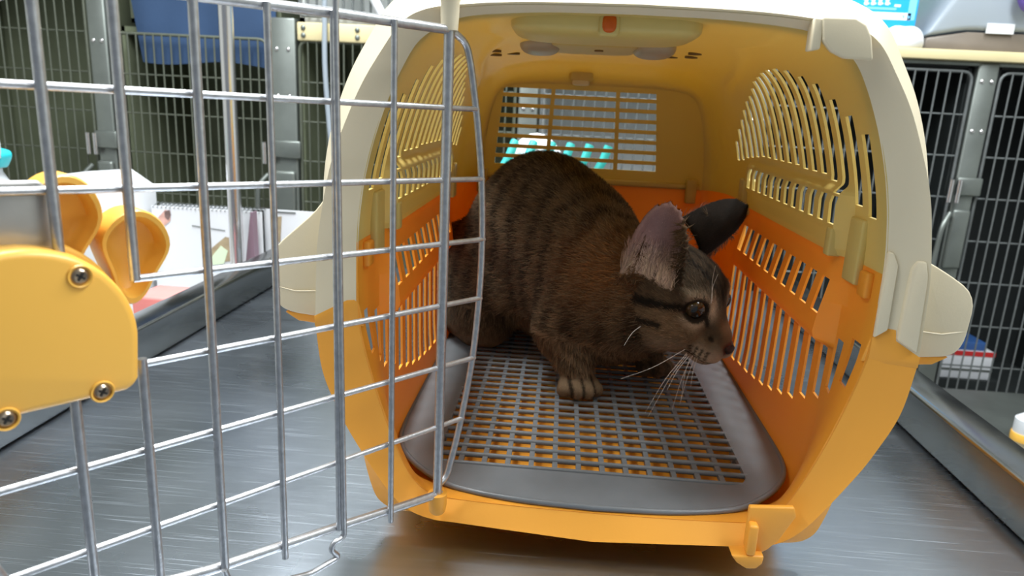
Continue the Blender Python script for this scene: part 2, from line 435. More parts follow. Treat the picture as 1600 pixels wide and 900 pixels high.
for i, z in enumerate(zs2):
    for j, t in enumerate((-1, -.5, 0, .5, 1)): A[i, j] = (t * halfw(z), yb, z)
v, f = shell_vf(A, A + np.array([0, TH, 0]), np.ones((11, 4), bool)); mk('back_panel_lower', v, f, 'orange', car, True, 40)

# front rims: inner edge -> front edge -> flared outer edge -> back to the body
EU = [(0, .3285), (.06, .3274), (.095, .3248), (.115, .3215), (.128, .3140), (.139, .2990), (.1505, .2800), (.1605, .2575), (.1680, .2370), (.1730, .2150), (.1775, .1850), (.1795, .1420)]
IU = [(0, .3243), (.05, .3235), (.09, .3202), (.108, .3140), (.120, .3060), (.129, .2920), (.138, .2720), (.1450, .2520), (.1495, .2350), (.1530, .2160), (.1555, .1900), (.1560, .1420)]
OU = [(0, .347), (.06, .3462), (.105, .3430), (.128, .3365), (.143, .3260), (.1545, .3080), (.1660, .2870), (.1755, .2620), (.1810, .2390), (.1835, .2150), (.1835, .1850), (.1820, .1420)]
BU = [(0, .3275), (.05, .3268), (.09, .3245), (.112, .3180), (.128, .3050), (.140, .2800), (.1495, .2560), (.1545, .2380), (.157, .2160), (.1585, .1900), (.1585, .1650), (.1590, .1420)]
EL = [(.1800, .1420), (.1755, .1070), (.1650, .0800), (.1545, .0600), (.1345, .0290), (.1200, .0150), (.104, .0095), (.09, .0085), (.05, .0060), (0, .0030)]
IL = [(.1560, .1420), (.1500, .1150), (.1415, .0850), (.1300, .0530), (.1200, .0330), (.1085, .0225), (.098, .0200), (.0880, .0192), (.05, .0180), (0, .0175)]
OL = [(.1805, .1420), (.1760, .1070), (.1655, .0795), (.1550, .0590), (.1350, .0275), (.1205, .0130), (.104, .0060), (.09, .0050), (.05, .0020), (0, -.0010)]
BL = [(.1590, .1420), (.1585, .1150), (.1580, .0850), (.1560, .0500), (.1500, .0220), (.1430, .0080), (.128, .0025), (.09, .0012), (.05, .0010), (0, .0010)]
def rim(name, rings, ys, material, n=10):
    R = [crom(r, n) for r in rings]
    rows = []
    prof = []
    for a in range(len(R) - 1):
        for t in np.linspace(0, 1, 4, endpoint=False): prof.append((a, t))
    prof.append((len(R) - 2, 1.0))
    half = np.zeros((len(R[0]), len(prof), 3))
    for c, (a, t) in enumerate(prof):
        p = R[a] * (1 - t) + R[a + 1] * t; y = ys[a] * (1 - t) + ys[a + 1] * t
        half[:, c, 0] = p[:, 0]; half[:, c, 2] = p[:, 1]; half[:, c, 1] = y
    G = np.concatenate([(half * np.array([-1, 1, 1.0]))[::-1], half[1:]], 0) if rings[0][0][0] == 0 else np.concatenate([half, (half * np.array([-1, 1, 1.0]))[::-1][1:]], 0)
    # normals by finite differences, thickness to the inside
    du = np.gradient(G, axis=0); dv = np.gradient(G, axis=1); nn = np.cross(du, dv); nn /= np.linalg.norm(nn, axis=2)[..., None] + 1e-12
    c0 = nn[len(nn) // 2, 1]; s = 1 if c0[1] > 0 else -1                   # back side
    v, f = shell_vf(G, G + nn * s * .0022, np.ones((G.shape[0] - 1, G.shape[1] - 1), bool))
    return mk(name, v, f, material, car, True, 50)
ru = rim('upper_front_rim', [IU, EU, OU, BU], [.0105, -.0005, .030, .0225], 'ivory'); ru['label'] = 'wide cream flared front rim'
rl = rim('lower_front_rim', [IL, EL, OL, BL], [.0105, -.0005, .012, .0180], 'orange_rim'); rl['label'] = 'wide orange front rim with rolled lip'

# rim details
XZ = lambda y: ((0, y, 0), (1, 0, 0), (0, 0, 1), (0, -1, 0))
# vertical slit in the right and left legs of the cream rim, tongue of the orange rim
TILT = lambda s, d=0.0: ((0, .0105 + .46 * .156 + d, 0), (1, -.46 * s, 0), (0, 0, 1), (0, -1, 0))
for s in (1, -1):
    poly = [(s * x, z) for x, z in [(.1525, .134), (.1555, .1490), (.1580, .1520), (.1600, .1530), (.1610, .1565), (.1665, .1565), (.1675, .1500), (.1800, .1425), (.1797, .136)]]
    if s < 0: poly = [(-x, z) for x, z in [(.1525, .134), (.1555, .1490), (.1580, .1515), (.1620, .1515), (.1800, .1425), (.1797, .136)]][::-1]
    prism('rim_tongue', poly, TILT(s), -.0010, .0005, 'orange_rim', rl, .0003)
# raised strips either side of the vertical groove in the right leg of the cream rim
prism('rim_strip', [(.1670, .1510), (.1772, .1450), (.1757, .1900), (.1737, .1990), (.1695, .1990), (.1675, .1940)], TILT(1), -.001, .0030, 'ivory', ru, .0012)
prism('rim_strip', [(.1560, .1500), (.1618, .1560), (.1612, .1950), (.1580, .2020), (.1555, .2020)], TILT(1), -.001, .0030, 'ivory', ru, .0010)
# side clasps: rounded cream blocks outside the rim
for s in (1, -1):
    poly = [(.176, .137), (.200, .139), (.2085, .143), (.2115, .150), (.2125, .172), (.2085, .182), (.1975, .192), (.183, .205), (.176, .215)]
    if s > 0: poly = [(.178, .137), (.203, .1395), (.2085, .143), (.2115, .150), (.2125, .172), (.2085, .181), (.198, .188), (.184, .1955), (.178, .198)]
    poly = [tuple(p) for p in fillet(poly, .006, 3)]
    poly = [(s * x, z) for x, z in poly]
    if s < 0: poly = poly[::-1]
    cl = prism('side_clasp', poly, ((0, .014, 0), (1, 0, 0), (0, 0, 1), (0, 1, 0)), 0, .075, 'ivory', car, .004, 3); cl['label'] = 'cream side clasp'
    tube('clasp_line', [(s * .176, .0136, .1550), (s * .197, .0136, .1535), (s * .2110, .0145, .1560)], .0005, 'ivory', cl, 6)
    prism('clasp_tab', [(s * x, z) for x, z in ([(.172, .139), (.205, .139), (.196, .1335), (.172, .1315)][::s])], ((0, .014, 0), (1, 0, 0), (0, 0, 1), (0, 1, 0)), .001, .06, 'orange_rim', cl, .001)
# sockets and brackets of the door
lathe('hinge_socket', [(.0040, .0295), (.0052, .031), (.0060, .036), (.0062, .0435), (.0040, .0440)], (-.1005, -.004, -.0125), 'orange_rim', rl)
lathe('hinge_socket', [(.0040, .3105), (.0046, .3108), (.0050, .318), (.0052, .325), (.0075, .331), (.0050, .3335)], (-.1005, -.004, 0), 'ivory', ru)
poly = [(.0950, .3255), (.1120, .3258), (.1180, .3225), (.1215, .3165), (.1242, .3050), (.1090, .3055), (.1020, .3085), (.0970, .3135)]
prism('latch_bracket', [tuple(p) for p in poly][::-1], XZ(-.001), 0, .0045, 'ivory', ru, .0014, 3)
prism('latch_post', [(.0915, .325), (.0965, .325), (.0965, .3095), (.0915, .3085)], XZ(-.0005), -.006, .004, 'ivory', ru, .001)
poly = [(.0945, .0125), (.0945, .0400), (.1215, .0420), (.1235, .0360), (.1150, .0180), (.1090, .0110), (.103, .0070), (.0985, .0075)]
prism('latch_bracket', poly[::-1], XZ(-.0015), 0, .004, 'orange_rim', rl, .001)
box('latch_post', (.0945, .1005, -.0115, -.004, .0095, .0305), 'orange_rim', rl, .0018, 3)
poly = [(.086, .0085), (.090, .0035), (.096, .0000), (.102, .0005), (.1055, .0045), (.106, .010)]
prism('latch_foot', poly, XZ(0), -.002, .011, 'orange_rim', rl, .0012)
# inner ribs at the seam
for s in (1, -1):
    for (y0, y1, z0, z1, d, mm, par) in ((.038, .0585, .1745, .2155, .0045, 'cream', upper), (.3005, .319, .181, .2150, .014, 'cream', upper), (.021, .0335, .170, .186, .004, 'orange', lower), (.066, .0755, .1870, .2060, .0125, 'cream', upper)):
        xs = .1555; b = sorted((s * (xs - d), s * (xs + .001)))
        box('seam_rib', (b[0], b[1], y0, y1, z0, z1), mm, par, .0015)
for x in (-.13, .118): box('seam_rib', (x - .006, x + .006, yb - .010, yb + .001, .172, .2005), 'cream', upper, .0015)
box('seam_ledge', (-.128, .128, yb - .005, yb + .0015, .1885, .1945), 'cream', upper, .0015)
# ceiling: handle housing, pivots, dark discs for the shade of each paw shaped air hole, back catch
def superell(name, c, r, e, material, parent, nu=32, nv=16):
    V, Fc = [], []
    sg = lambda t, p: math.copysign(abs(t) ** p, t)
    for i in range(nv + 1):
        th = -math.pi / 2 + math.pi * i / nv
        for j in range(nu):
            ph = 2 * math.pi * j / nu
            V.append((c[0] + r[0] * sg(math.cos(th), e) * sg(math.cos(ph), e), c[1] + r[1] * sg(math.cos(th), e) * sg(math.sin(ph), e), c[2] + r[2] * sg(math.sin(th), e)))
    for i in range(nv):
        for j in range(nu): Fc.append((i * nu + j, i * nu + (j + 1) % nu, (i + 1) * nu + (j + 1) % nu, (i + 1) * nu + j))
    return mk(name, V, Fc, material, parent)
hh = superell('handle_housing', (-.0145, .058, .3250), (.057, .038, .0115), .42, 'cream', upper)
superell('release_button', (-.0135, .0205, .3205), (.0042, .0040, .0052), .7, 'button', upper, 20, 10)
superell('button_surround', (-.0135, .0235, .3205), (.0062, .0050, .0070), .4, 'cream', upper, 20, 10)
superell('handle_pivot', (-.059, .195, .3215), (.016, .034, .0075), .8, 'smoky', upper)
superell('handle_pivot', (.031, .185, .3215), (.016, .034, .0075), .8, 'smoky', upper)
superell('handle_panel', (-.016, .20, .3225), (.035, .045, .0035), .35, 'cream', upper)
lathe('panel_hole_shade', [(.0035, .3180), (.0035, .3192)], (-.012, .185, 0), 'hole_shade', upper, 14)  # solid disc, shade of the hole painted in its colour
for sx in (-1, 1):
    cx = -.0150 + sx * .068
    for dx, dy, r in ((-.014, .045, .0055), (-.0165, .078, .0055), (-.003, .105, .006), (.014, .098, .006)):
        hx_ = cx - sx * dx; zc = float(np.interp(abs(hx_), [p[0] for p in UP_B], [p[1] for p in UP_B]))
        v, f = tube_vf([(hx_, .165 + dy, zc - .0007), (hx_, .165 + dy, zc + .001)], r, 14); mk('paw_hole_shade', v, f, 'hole_shade', upper)  # solid discs coloured dark like the shade inside a hole
superell('back_catch', (-.020, yb - .004, .3110), (.014, .006, .0065), .5, 'cream', upper)
superell('back_catch', (-.020, yb - .0045, .3035), (.010, .005, .0035), .5, 'ivory', upper)
# feet under the base
for x in (-.10, .10):
    for y in (.07, .40): box('foot', (x - .02, x + .02, y - .02, y + .02, TZ, .0030), 'orange', lower, .003)

# ------------------------------------------------------------------ wire door (swung open to the left) and its latch
DA = math.radians(39.3)
U = np.array([-math.sin(DA), -math.cos(DA), 0.0]); HP = np.array([-.1000, -.004, 0.0]); DN = np.array([-U[1], U[0], 0.0])   # DN: inner side, facing the camera
def dp(t, z, off=0.0): return HP + U * t + DN * off + np.array([0, 0, z])
def dpx(px, py, off=0.0):
    r = ray(px, py); q = ((HP + DN * off - CAM) @ DN) / (r @ DN); p = CAM + r * q; return float((p - HP) @ U), float(p[2])
WR = .0017
right_edge = [(.001, .3105), (-.0053, .3092), (-.0125, .3045), (-.0165, .2950), (-.0205, .2780), (-.0245, .2580), (-.0290, .2270), (-.0313, .1900), (-.0305, .1535), (-.0268, .1160), (-.0186, .0765), (-.0110, .0500), (-.0070, .0400), (.0005, .0355)]
re_ = crom(right_edge, 6)
free = crom([(.150, .3095), (.190, .306), (.212, .297), (.226, .275), (.238, .235), (.242, .185), (.240, .135), (.232, .095), (.222, .072), (.205, .060), (.170, .0510), (.146, .0464)], 6)
fr_pts = [dp(t, z) for t, z in free] + [dp(t, z) for t, z in [(.07, .0385), (.03, .0335), (-.002, .0300)]]
frame_top = [dp(.0, .3110), dp(.07, .3108), dp(.15, .3095)]
df = tube('door_frame', frame_top + fr_pts[1:], .0025, 'wire', car, 12); df['label'] = 'open wire door, outer frame'
tube('hinge_rod', [dp(.0008, .020), dp(.0008, .326)], .0030, 'wire', df, 12)
tube('edge_wire', [dp(t, z, -.001) for t, z in re_], .0021, 'wire', df, 10)
VT = [.0400, .0755, .1085, .1405, .1705, .1965]
def frame_z(t, top):
    P = np.vstack([np.array([(-.002, .0300), (.03, .0335), (.07, .0385), (.146, .0464)]), free[::-1]]) if not top else np.array([(0, .3110), (.15, .3095), (.19, .306), (.212, .297), (.226, .275)])
    o = np.argsort(P[:, 0]); return float(np.interp(t, P[o, 0], P[o, 1]))
lat_top, lat_bot = .2125, .1600
for i, t in enumerate(VT):
    zlo = float(np.interp(t, [-.002, .03, .07, .146, .170, .205, .222], [.0300, .0335, .0385, .0464, .0510, .060, .072])); zhi = frame_z(t, True)
    if t < .165: segs = [(zlo - (.006 if i in (0, 2) else 0), zhi + .001)]
    elif t < .18: segs = [(zlo, .1620), (.1960, zhi + .001)]
    else: segs = [(zlo, .155), (.205, zhi + .001)]
    for a, b in segs: tube('wire', [dp(t, a, .0030), dp(t, b, .0030)], WR * (1.2 if i > 2 else 1.0), 'wire', df, 10)
HZ = [(.2700, .2712), (.2300, .2335), (.1930, .1963), (.1555, .1588), (.1165, .1187), (.0772, .0802)]
for i, (z0, z1) in enumerate(HZ):
    te = float(np.interp(z0, [p[1] for p in right_edge[::-1]], [p[0] for p in right_edge[::-1]])) - .0012
    tf = .170 if i in (2, 3) else float(np.interp((z0 + z1) / 2, [.06, .072, .095, .135, .185, .235, .275], [.205, .222, .232, .240, .242, .238, .226]))
    tube('wire', [dp(te, z0 + (z1 - z0) * te / .2, -.0005), dp(tf, z0 + (z1 - z0) * tf / .2, -.0005)], WR * .95, 'wire', df, 10)
# latch rod with its hooked lower end
tube('latch_rod', [dp(.0755, .325, .0052)] + [dp(*q, .0052) for q in fillet([(.0755, .30), (.0738, .0345), (.0805, .0345), (.0825, .0300), (.0770, .0235), (.0950, .0215), (.1300, .0300), (.1400, .0400), (.1420, .0470)], .0035, 5)], .0016, 'wire', df, 10)
# latch: cover with screws on the inside, squeeze grips outside
lo_ = dp(0, 0)
LF = (HP, U, (0, 0, 1.0), DN)
arch = [(.1745, .1525)] + [(.2120 - .0385 * math.cos(a), .1760 + .0385 * math.sin(a)) for a in np.linspace(0.0, math.pi, 26)] + [(.2495, .1525)]
arch = [(.1750, .1580), (.1762, .1548), (.1790, .1530)] + arch[1:-1][::1] + [(.2495, .1525)] if False else [(.1800, .1526), (.1768, .1538), (.1748, .1572)] + arch[1:-1] + [(.2495, .1525)]
lb = prism('latch_cover', fillet_poly if False else [tuple(p) for p in arch], LF, -.004, .0125, 'yellow', car, .0035, 4); lb['label'] = 'yellow arched latch cover with screws'
lb2 = prism('latch_back', [tuple(.98 * (np.array(p) - [.212, .176]) + [.2105, .1785]) for p in arch], LF, -.016, -.0045, 'yellow', lb, .002, 3)
for sx_, sz_ in (dpx(125, 432, .0126), dpx(160, 612, .0126), dpx(10, 655, .0126)):
    c = dp(sx_, sz_, .0125)
    def disc(name, prof, material):
        n = 18; V = []; Fc = []
        for r, d in prof:
            for j in range(n):
                a = 2 * math.pi * j / n; V.append(tuple(c + U * r * math.cos(a) + np.array([0, 0, 1.]) * r * math.sin(a) + DN * d))
        for i in range(len(prof) - 1):
            for j in range(n): Fc.append((i * n + j, i * n + (j + 1) % n, (i + 1) * n + (j + 1) % n, (i + 1) * n + j))
        Fc += [tuple(range(n - 1, -1, -1)), tuple(range((len(prof) - 1) * n, len(prof) * n))]
        return mk(name, V, Fc, material, lb, True, 40)
    disc('screw_seat', [(.0040, -.002), (.0046, .0001), (.0042, .0009), (.0036, .0006), (.0034, -.001)], 'yellow')
    disc('screw', [(.0030, -.001), (.0031, .0003), (.0022, .0011), (.0008, .0008)], 'screw')
    for ang in (.6, .6 + math.pi / 2):
        a = U * math.cos(ang) + np.array([0, 0, 1.]) * math.sin(ang); b_ = np.cross(a, DN)
        vs, fs = box_vf(-.0017, .0017, -.0004, .0004, .0004, .00125)
        mk('screw_slot_shade', [tuple(c + a * p[0] + b_ * p[1] + DN * p[2]) for p in vs], fs, 'dark', lb, False)  # dark bars carry the slot's shade in their colour
# steel plate above the cover
pl_ = [dpx(-70, 285, -.003), dpx(60, 282, -.003), dpx(84, 300, -.003), dpx(90, 412, -.003), dpx(-70, 412, -.003)]
po = prism('latch_plate', pl_, LF, -.006, -.0025, 'plate', lb, .0012, 3)
# squeeze grips: dished yellow paddles
def paddle(base, tip, wid, off, depth):
    """rounded paddle from base to tip (t,z), rim raised on the camera side"""
    b_ = np.array(base); t_ = np.array(tip); ax = t_ - b_; L = np.linalg.norm(ax); ax /= L; sd = np.array([ax[1], -ax[0]])
    n = 40; outl = []
    for k in range(n):
        a = 2 * math.pi * k / n; u = math.cos(a); s_ = math.sin(a)
        along = L * (.5 + .5 * u) ; width = wid * (.60 + .40 * sm(-.55, .45, u)) * s_ * (1.0 if u > 0 else 1.0)
        outl.append(b_ + ax * along + sd * width)
    outl = np.array(outl); c = outl.mean(0)
    prof = [(1.0, -.5, 0), (1.0, .42, 0), (.965, .5, 0), (.86, .5, 0), (.80, .36, 0), (.74, -.05, 0), (.45, -.22, 0), (.15, -.26, 0)]
    V = []; Fc = []
    for sc_, d, _ in prof:
        for p in outl:
            q = c + (p - c) * sc_; V.append(tuple(dp(q[0], q[1], off + d * depth)))
    for i in range(len(prof) - 1):
        for j in range(n): Fc.append((i * n + j, i * n + (j + 1) % n, (i + 1) * n + (j + 1) % n, (i + 1) * n + j))
    Fc += [tuple(range(n - 1, -1, -1)), tuple(range((len(prof) - 1) * n, len(prof) * n))]
    return mk('squeeze_grip', V, Fc, 'yellow', lb, True, 50)
OF = -.018
paddle(dpx(196, 470, OF), dpx(208, 324, OF), .0150, OF, .016)
paddle(dpx(80, 440, OF), dpx(98, 270, OF), .0150, OF, .016)

# ------------------------------------------------------------------ floor mat
matT = thing('floor_mat', 'grey plastic floor mat with open grid lying inside the carrier', 'mat', (0, .22, .0055))
MZ = .0205
half = crom([(0, .0130), (.05, .0155), (.085, .0225), (.1060, .0330), (.1290, .0560), (.1435, .0830), (.1485, .1200), (.1490, .20), (.1490, .30), (.1480, .405), (.135, .4380), (.10, .4440), (0, .4450)], 6)
outer = [(x, y) for x, y in half] + [(-x, y) for x, y in half[::-1][1:-1]]
HX, HY0, HY1 = .1125, .0560, .3990
hole = []
for cx, cy, a0 in ((HX - .016, HY0 + .016, -90), (HX - .016, HY1 - .016, 0), (-HX + .016, HY1 - .016, 90), (-HX + .016, HY0 + .016, 180)):
    for a in np.linspace(a0, a0 + 90, 7): hole.append((cx + .016 * math.cos(math.radians(a)), cy + .016 * math.sin(math.radians(a))))
bm = bmesh.new()
def loop(pts): 
    vs = [bm.verts.new((p[0], p[1], MZ)) for p in pts]; return [bm.edges.new((vs[i], vs[(i + 1) % len(vs)])) for i in range(len(vs))]
eds = loop(outer) + loop(hole)
bmesh.ops.triangle_fill(bm, use_beauty=True, use_dissolve=False, edges=eds)
ex = bmesh.ops.extrude_face_region(bm, geom=list(bm.faces))
for e in ex['geom']:
    if isinstance(e, bmesh.types.BMVert): e.co.z -= .0035
bmesh.ops.recalc_face_normals(bm, faces=bm.faces); bm.verts.index_update()
v = [tuple(p.co) for p in bm.verts]; f = [[q.index for q in p.verts] for p in bm.faces]; bm.free()
pm = mk('mat_plate', v, f, 'grey_plastic', matT, True, 30)
tube('edge_bead', [(x, y, MZ - .0012) for x, y in outer], .0021, 'grey_plastic', matT, 8, True)
for x in (-.12, .12):
    for y in (.12, .36): box('mat_foot', (x - .006, x + .006, y - .006, y + .006, .0072, MZ - .003), 'grey_plastic', matT)
NCX, NCY = 13, 25
def inx(y): d = max(0, HY0 + .016 - y, y - (HY1 - .016)); return HX - .016 + math.sqrt(max(0, .016 ** 2 - d * d))
for k in range(1, NCX):
    x = -HX + 2 * HX * k / NCX; box('long_bar', (x - .0019, x + .0019, HY0 - .002, HY1 + .002, MZ - .0046, MZ - .0012), 'grey_plastic', matT)
for k in range(0, NCY):
    y = HY0 + .004 + (HY1 - HY0 - .006) * k / (NCY - 1); hx = inx(y) + .002
    tube('cross_bar', [(-hx, y, MZ - .0016), (hx, y, MZ - .0016)], .0021, 'grey_plastic', matT, 8)
# ------------------------------------------------------------------ steel cage bank behind the table
M['cage_steel'] = mat('cage_steel', (0.19, 0.21, 0.195), 0.42, 0.75, var=0.18, vscale=14)
M['cage_inside'] = mat('cage_inside', (0.135, 0.155, 0.095), 0.7, var=0.25, vscale=6)
M['cage_inside_black'] = mat('cage_inside_black', (0.014, 0.018, 0.018), 0.6, var=0.25, vscale=6)
M['cage_inside_pale'] = mat('cage_inside_pale', (0.60, 0.62, 0.61), 0.5, 0.1, var=0.1, vscale=6)
M['cream_board'] = mat('cream_shelf_board', (0.62, 0.53, 0.30), 0.45, var=0.06, vscale=15)
M['chrome'] = mat('chrome_tube', (0.72, 0.71, 0.72), 0.22, 1.0)
def bx(px, py, Y=None): return float(at(px, py, 1, YB if Y is None else Y)[0])
def bz(px, py, Y=None): return float(at(px, py, 1, YB if Y is None else Y)[2])
ZT = bz(1470, 110); ZB = bz(1500, 620)
hz_px = [178, 243, 308, 375, 440, 507, 570]
hzs = [bz(1480, p) for p in hz_px]
bays = [(-150, 150, 14.0, 'olive', 'dark olive wire cage at far left, beside the blue covered cage'),
        (182, 424, 13.4, 'olive', 'wire cage with a blue cloth hanging inside its top'),
        (468, 806, 14.0, 'olive', 'wire cage just left of the carrier, under the cream beam'),
        (842, 1166, 17.0, 'pale', 'pale backed wire cage seen through the back vent of the carrier'),
        (1200, 1508, 18.0, 'black', 'black wire cage right of the carrier, left of the riveted post'),
        (1546, 1850, 18.0, 'black', 'black wire cage at far right holding the red and white carton')]
cages = []
for n_, (pa, pb, pitch, tone, lab) in enumerate(bays):
    x0, x1 = bx(pa, 190), bx(pb, 190)
    zt = ZT if n_ not in (0,) else ZT + .25
    inside = {'olive': 'cage_inside', 'black': 'cage_inside_black', 'pale': 'cage_inside_pale'}[tone]
    c = thing('wire_cage', lab, 'cage', ((x0 + x1) / 2, YB + .25, FZ), 'bank of steel cages')
    yo = YB + (.05 if n_ == 1 else .012)
    e = -.001; wmat = 'wire_olive' if tone == 'olive' else 'wire_dark'
    vf = merge(box_vf(x0 - e, x1 + e, YB + .36, YB + .37, ZB - .03, zt + .02), box_vf(x0 + .001, x0 + .009, yo, YB + .36, ZB - .03, zt + .02),
               box_vf(x1 - .009, x1 - .001, yo, YB + .36, ZB - .03, zt + .02), box_vf(x0 - e, x1 + e, yo, YB + .36, zt + .008, zt + .02), box_vf(x0 - e, x1 + e, YB + .012, YB + .36, ZB - .03, ZB - .018))
    mk('cage_box', *vf, inside, c, False)
    box('cage_base', (x0 - e, x1 + e, YB + .012, YB + .36, FZ, ZB - .031), 'cage_steel', c)
    r = .0036; x0 += .004; x1 -= .004
    pts = fillet([(x0 + .03, YB, ZB), (x0, YB, ZB), (x0, YB, zt), (x1, YB, zt), (x1, YB, ZB), (x0 + .03, YB, ZB)], .022, 5)
    door = tube('door_frame', pts, r, wmat, c, 8)
    nv = max(4, int(round((pb - pa) / pitch)))
    src = None
    for k in range(1, nv):
        x = x0 + (x1 - x0) * k / nv
        if src is None: src = tube('wire', [(x, YB - .003, ZB), (x, YB - .003, zt)], .0021, wmat, door, 6); sx0 = x
        else: again(src, door, (x - sx0, 0, 0))
    src = None
    zl = hzs + ([ZT, ZT + .1] if n_ == 0 else [])
    for z in zl:
        if src is None: src = tube('wire', [(x0, YB + .002, z), (x1, YB + .002, z)], .0021, wmat, door, 6); sz0 = z
        else: again(src, door, (0, 0, z - sz0))
    cages.append((c, x0, x1, zt))
# posts between the cages, riveted
for pa, pb, ztop in ((150, 182, ZT + .12), (424, 468, ZT + .05), (806, 842, ZT + .02), (1166, 1200, ZT + .02), (1508, 1546, ZT + .02)):
    xa, xb = bx(pa, 190), bx(pb, 190)
    lab = {150: 'steel post between the far left cage and the blue cloth cage', 424: 'riveted steel post right of the blue cloth', 806: 'steel post behind the carrier, left one',
           1166: 'steel post behind the carrier, right one', 1508: 'riveted steel post at right between two black cages'}[pa]
    p = thing('cage_post', lab, 'post', ((xa + xb) / 2, YB + .02, FZ), 'cage posts')
    box('post', (xa + .004, xb - .004, YB - .006, YB + .03, FZ, ztop), 'cage_steel', p, .004, 2)
    zz = [bz(1520, q) for q in (127, 205, 300, 365, 390)]
    for z in zz:
        for q in (.3, .7):
            x = xa + (xb - xa) * q
            ellip('rivet', (x, YB - .0065, z), (.005, .003, .005), 'chrome', p, 10, 6)
    # door latch and hinge fittings
    zl = bz(1505, 285)
    box('hinge_plate', (xa + .002, xb + .006, YB - .016, YB - .006, zl - .030, zl + .012), 'cage_steel', p, .004)
    for q in (-.012, .006): tube('hinge_pin', [(xa + q, YB - .018, zl - .045), (xa + q, YB - .018, zl + .006)], .0055, 'chrome', p, 8)
    tube('latch_handle', crom([(xa - .004, YB - .02, zl - .07), (xa - .022, YB - .035, zl - .10), (xa - .026, YB - .035, zl - .16), (xa - .028, YB - .03, zl - .24)], 5), .006, 'cage_steel', p, 8)
    box('latch_block', (xa + .004, xb - .008, YB - .020, YB - .006, zl - .20, zl - .06), 'cage_steel', p, .008, 3)
# beam and shelf board on the bank
zb0, zb1 = bz(1470, 94), bz(1470, 78)
xs0, xs1 = bx(806, 100), bx(1900, 100)
sh_ = tag(box('shelf_board', (xs0, xs1, YB - .02, YB + .55, zb0, zb1), 'cream_board', None, .002), 'cream edged shelf board on top of the right cages', 'shelf')
hd = tag(box('header_rail', (xs0, xs1, YB - .004, YB + .011, ZT + .012, zb0), 'cage_steel', None, .002), 'dark steel rail under the cream shelf board', 'rail')
bmz0, bmz1 = bz(520, 66), bz(520, 37)
bm_ = thing('cage_beam', 'cream beam with rivets above the cage left of the carrier', 'beam', (bx(640, 60), YB, bmz0))
box('beam', (bx(466, 60), bx(806, 60), YB - .008, YB + .05, bmz0, bmz1), 'cream_board', bm_, .003)
for q in (476, 560):
    for z in (bmz0 + .012, bmz1 - .012): ellip('rivet', (bx(q, 60), YB - .009, z), (.006, .004, .006), 'cage_steel', bm_, 10, 6)
# the upper cage over that beam
uc = thing('wire_cage', 'upper wire cage above the cream beam', 'cage', (bx(640, 20), YB + .25, bmz1), 'bank of steel cages')
ux0, ux1 = bx(466, 20), bx(806, 20)
vf = merge(box_vf(ux0, ux1, YB + .52, YB + .53, bmz1, bmz1 + .5), box_vf(ux0, ux0 + .012, YB + .01, YB + .52, bmz1, bmz1 + .5), box_vf(ux1 - .012, ux1, YB + .01, YB + .52, bmz1, bmz1 + .5), box_vf(ux0, ux1, YB + .01, YB + .52, bmz1, bmz1 + .012), box_vf(ux0, ux1, YB + .01, YB + .52, bmz1 + .488, bmz1 + .5))
mk('cage_box', *vf, 'cage_inside_pale', uc, False)
ud = tube('door_frame', fillet([(ux0 + .03, YB, bmz1 + .015), (ux0 + .004, YB, bmz1 + .015), (ux0 + .004, YB, bmz1 + .49), (ux1 - .004, YB, bmz1 + .49), (ux1 - .004, YB, bmz1 + .015), (ux0 + .03, YB, bmz1 + .015)], .02, 4), .0042, 'wire_dark', uc, 8)
src = tube('wire', [(ux0 + .024, YB - .003, bmz1 + .015), (ux0 + .024, YB - .003, bmz1 + .49)], .003, 'wire_dark', ud, 6)
for k in range(1, 23): again(src, ud, (.021 * k, 0, 0))
# cage left of the post: box above the blue cloth cage
bxx0, bxx1 = bx(182, 30), bx(424, 30)
uc2 = thing('wire_cage', 'upper open cage behind the blue cloth', 'cage', ((bxx0 + bxx1) / 2, YB + .25, ZT + .03), 'bank of steel cages')
vf = merge(box_vf(bxx0, bxx1, YB + .52, YB + .53, ZT + .03, ZT + .45), box_vf(bxx0, bxx0 + .01, YB + .06, YB + .52, ZT + .03, ZT + .45), box_vf(bxx1 - .01, bxx1, YB + .06, YB + .52, ZT + .03, ZT + .45), box_vf(bxx0, bxx1, YB + .06, YB + .52, ZT + .03, ZT + .04), box_vf(bxx0, bxx1, YB + .06, YB + .52, ZT + .44, ZT + .45))
mk('cage_box', *vf, 'cage_inside', uc2, False)
# blue cloth: draped over the front of the upper cage and behind the wire door
M['blue_cloth'] = mat('blue_cloth', (0.017, 0.045, 0.105), 0.85, bump=0.3, bscale=120, var=0.12, vscale=5)
def cloth(name, x0, x1, y, z0, z1, amp, material, nx=40, nz=14, seed=0, skew=0):
    rng = np.random.RandomState(seed); ph = rng.rand(4) * 6; A = np.zeros((nx, nz, 3))
    for i in range(nx):
        for j in range(nz):
            u, v = i / (nx - 1), j / (nz - 1)
            A[i, j] = (x0 + (x1 - x0) * u + skew * (1 - v) * (1 - u), y + amp * (math.sin(u * 9 + ph[0] + v) + .5 * math.sin(u * 21 + ph[1] - 2 * v)), z0 + (z1 - z0) * v + .006 * math.sin(u * 7 + ph[2]))
    v, f = shell_vf(A, A + np.array([0, .003, 0]), np.ones((nx - 1, nz - 1), bool)); return mk(name, v, f, material, None, True, 60)
tag(cloth('blue_cloth', bx(190, 20), bx(424, 20), YB + .026, bz(300, 98), bz(300, -60), .004, 'blue_cloth', skew=.03), 'deep blue cloth hanging down behind the wires of the cage', 'cloth')

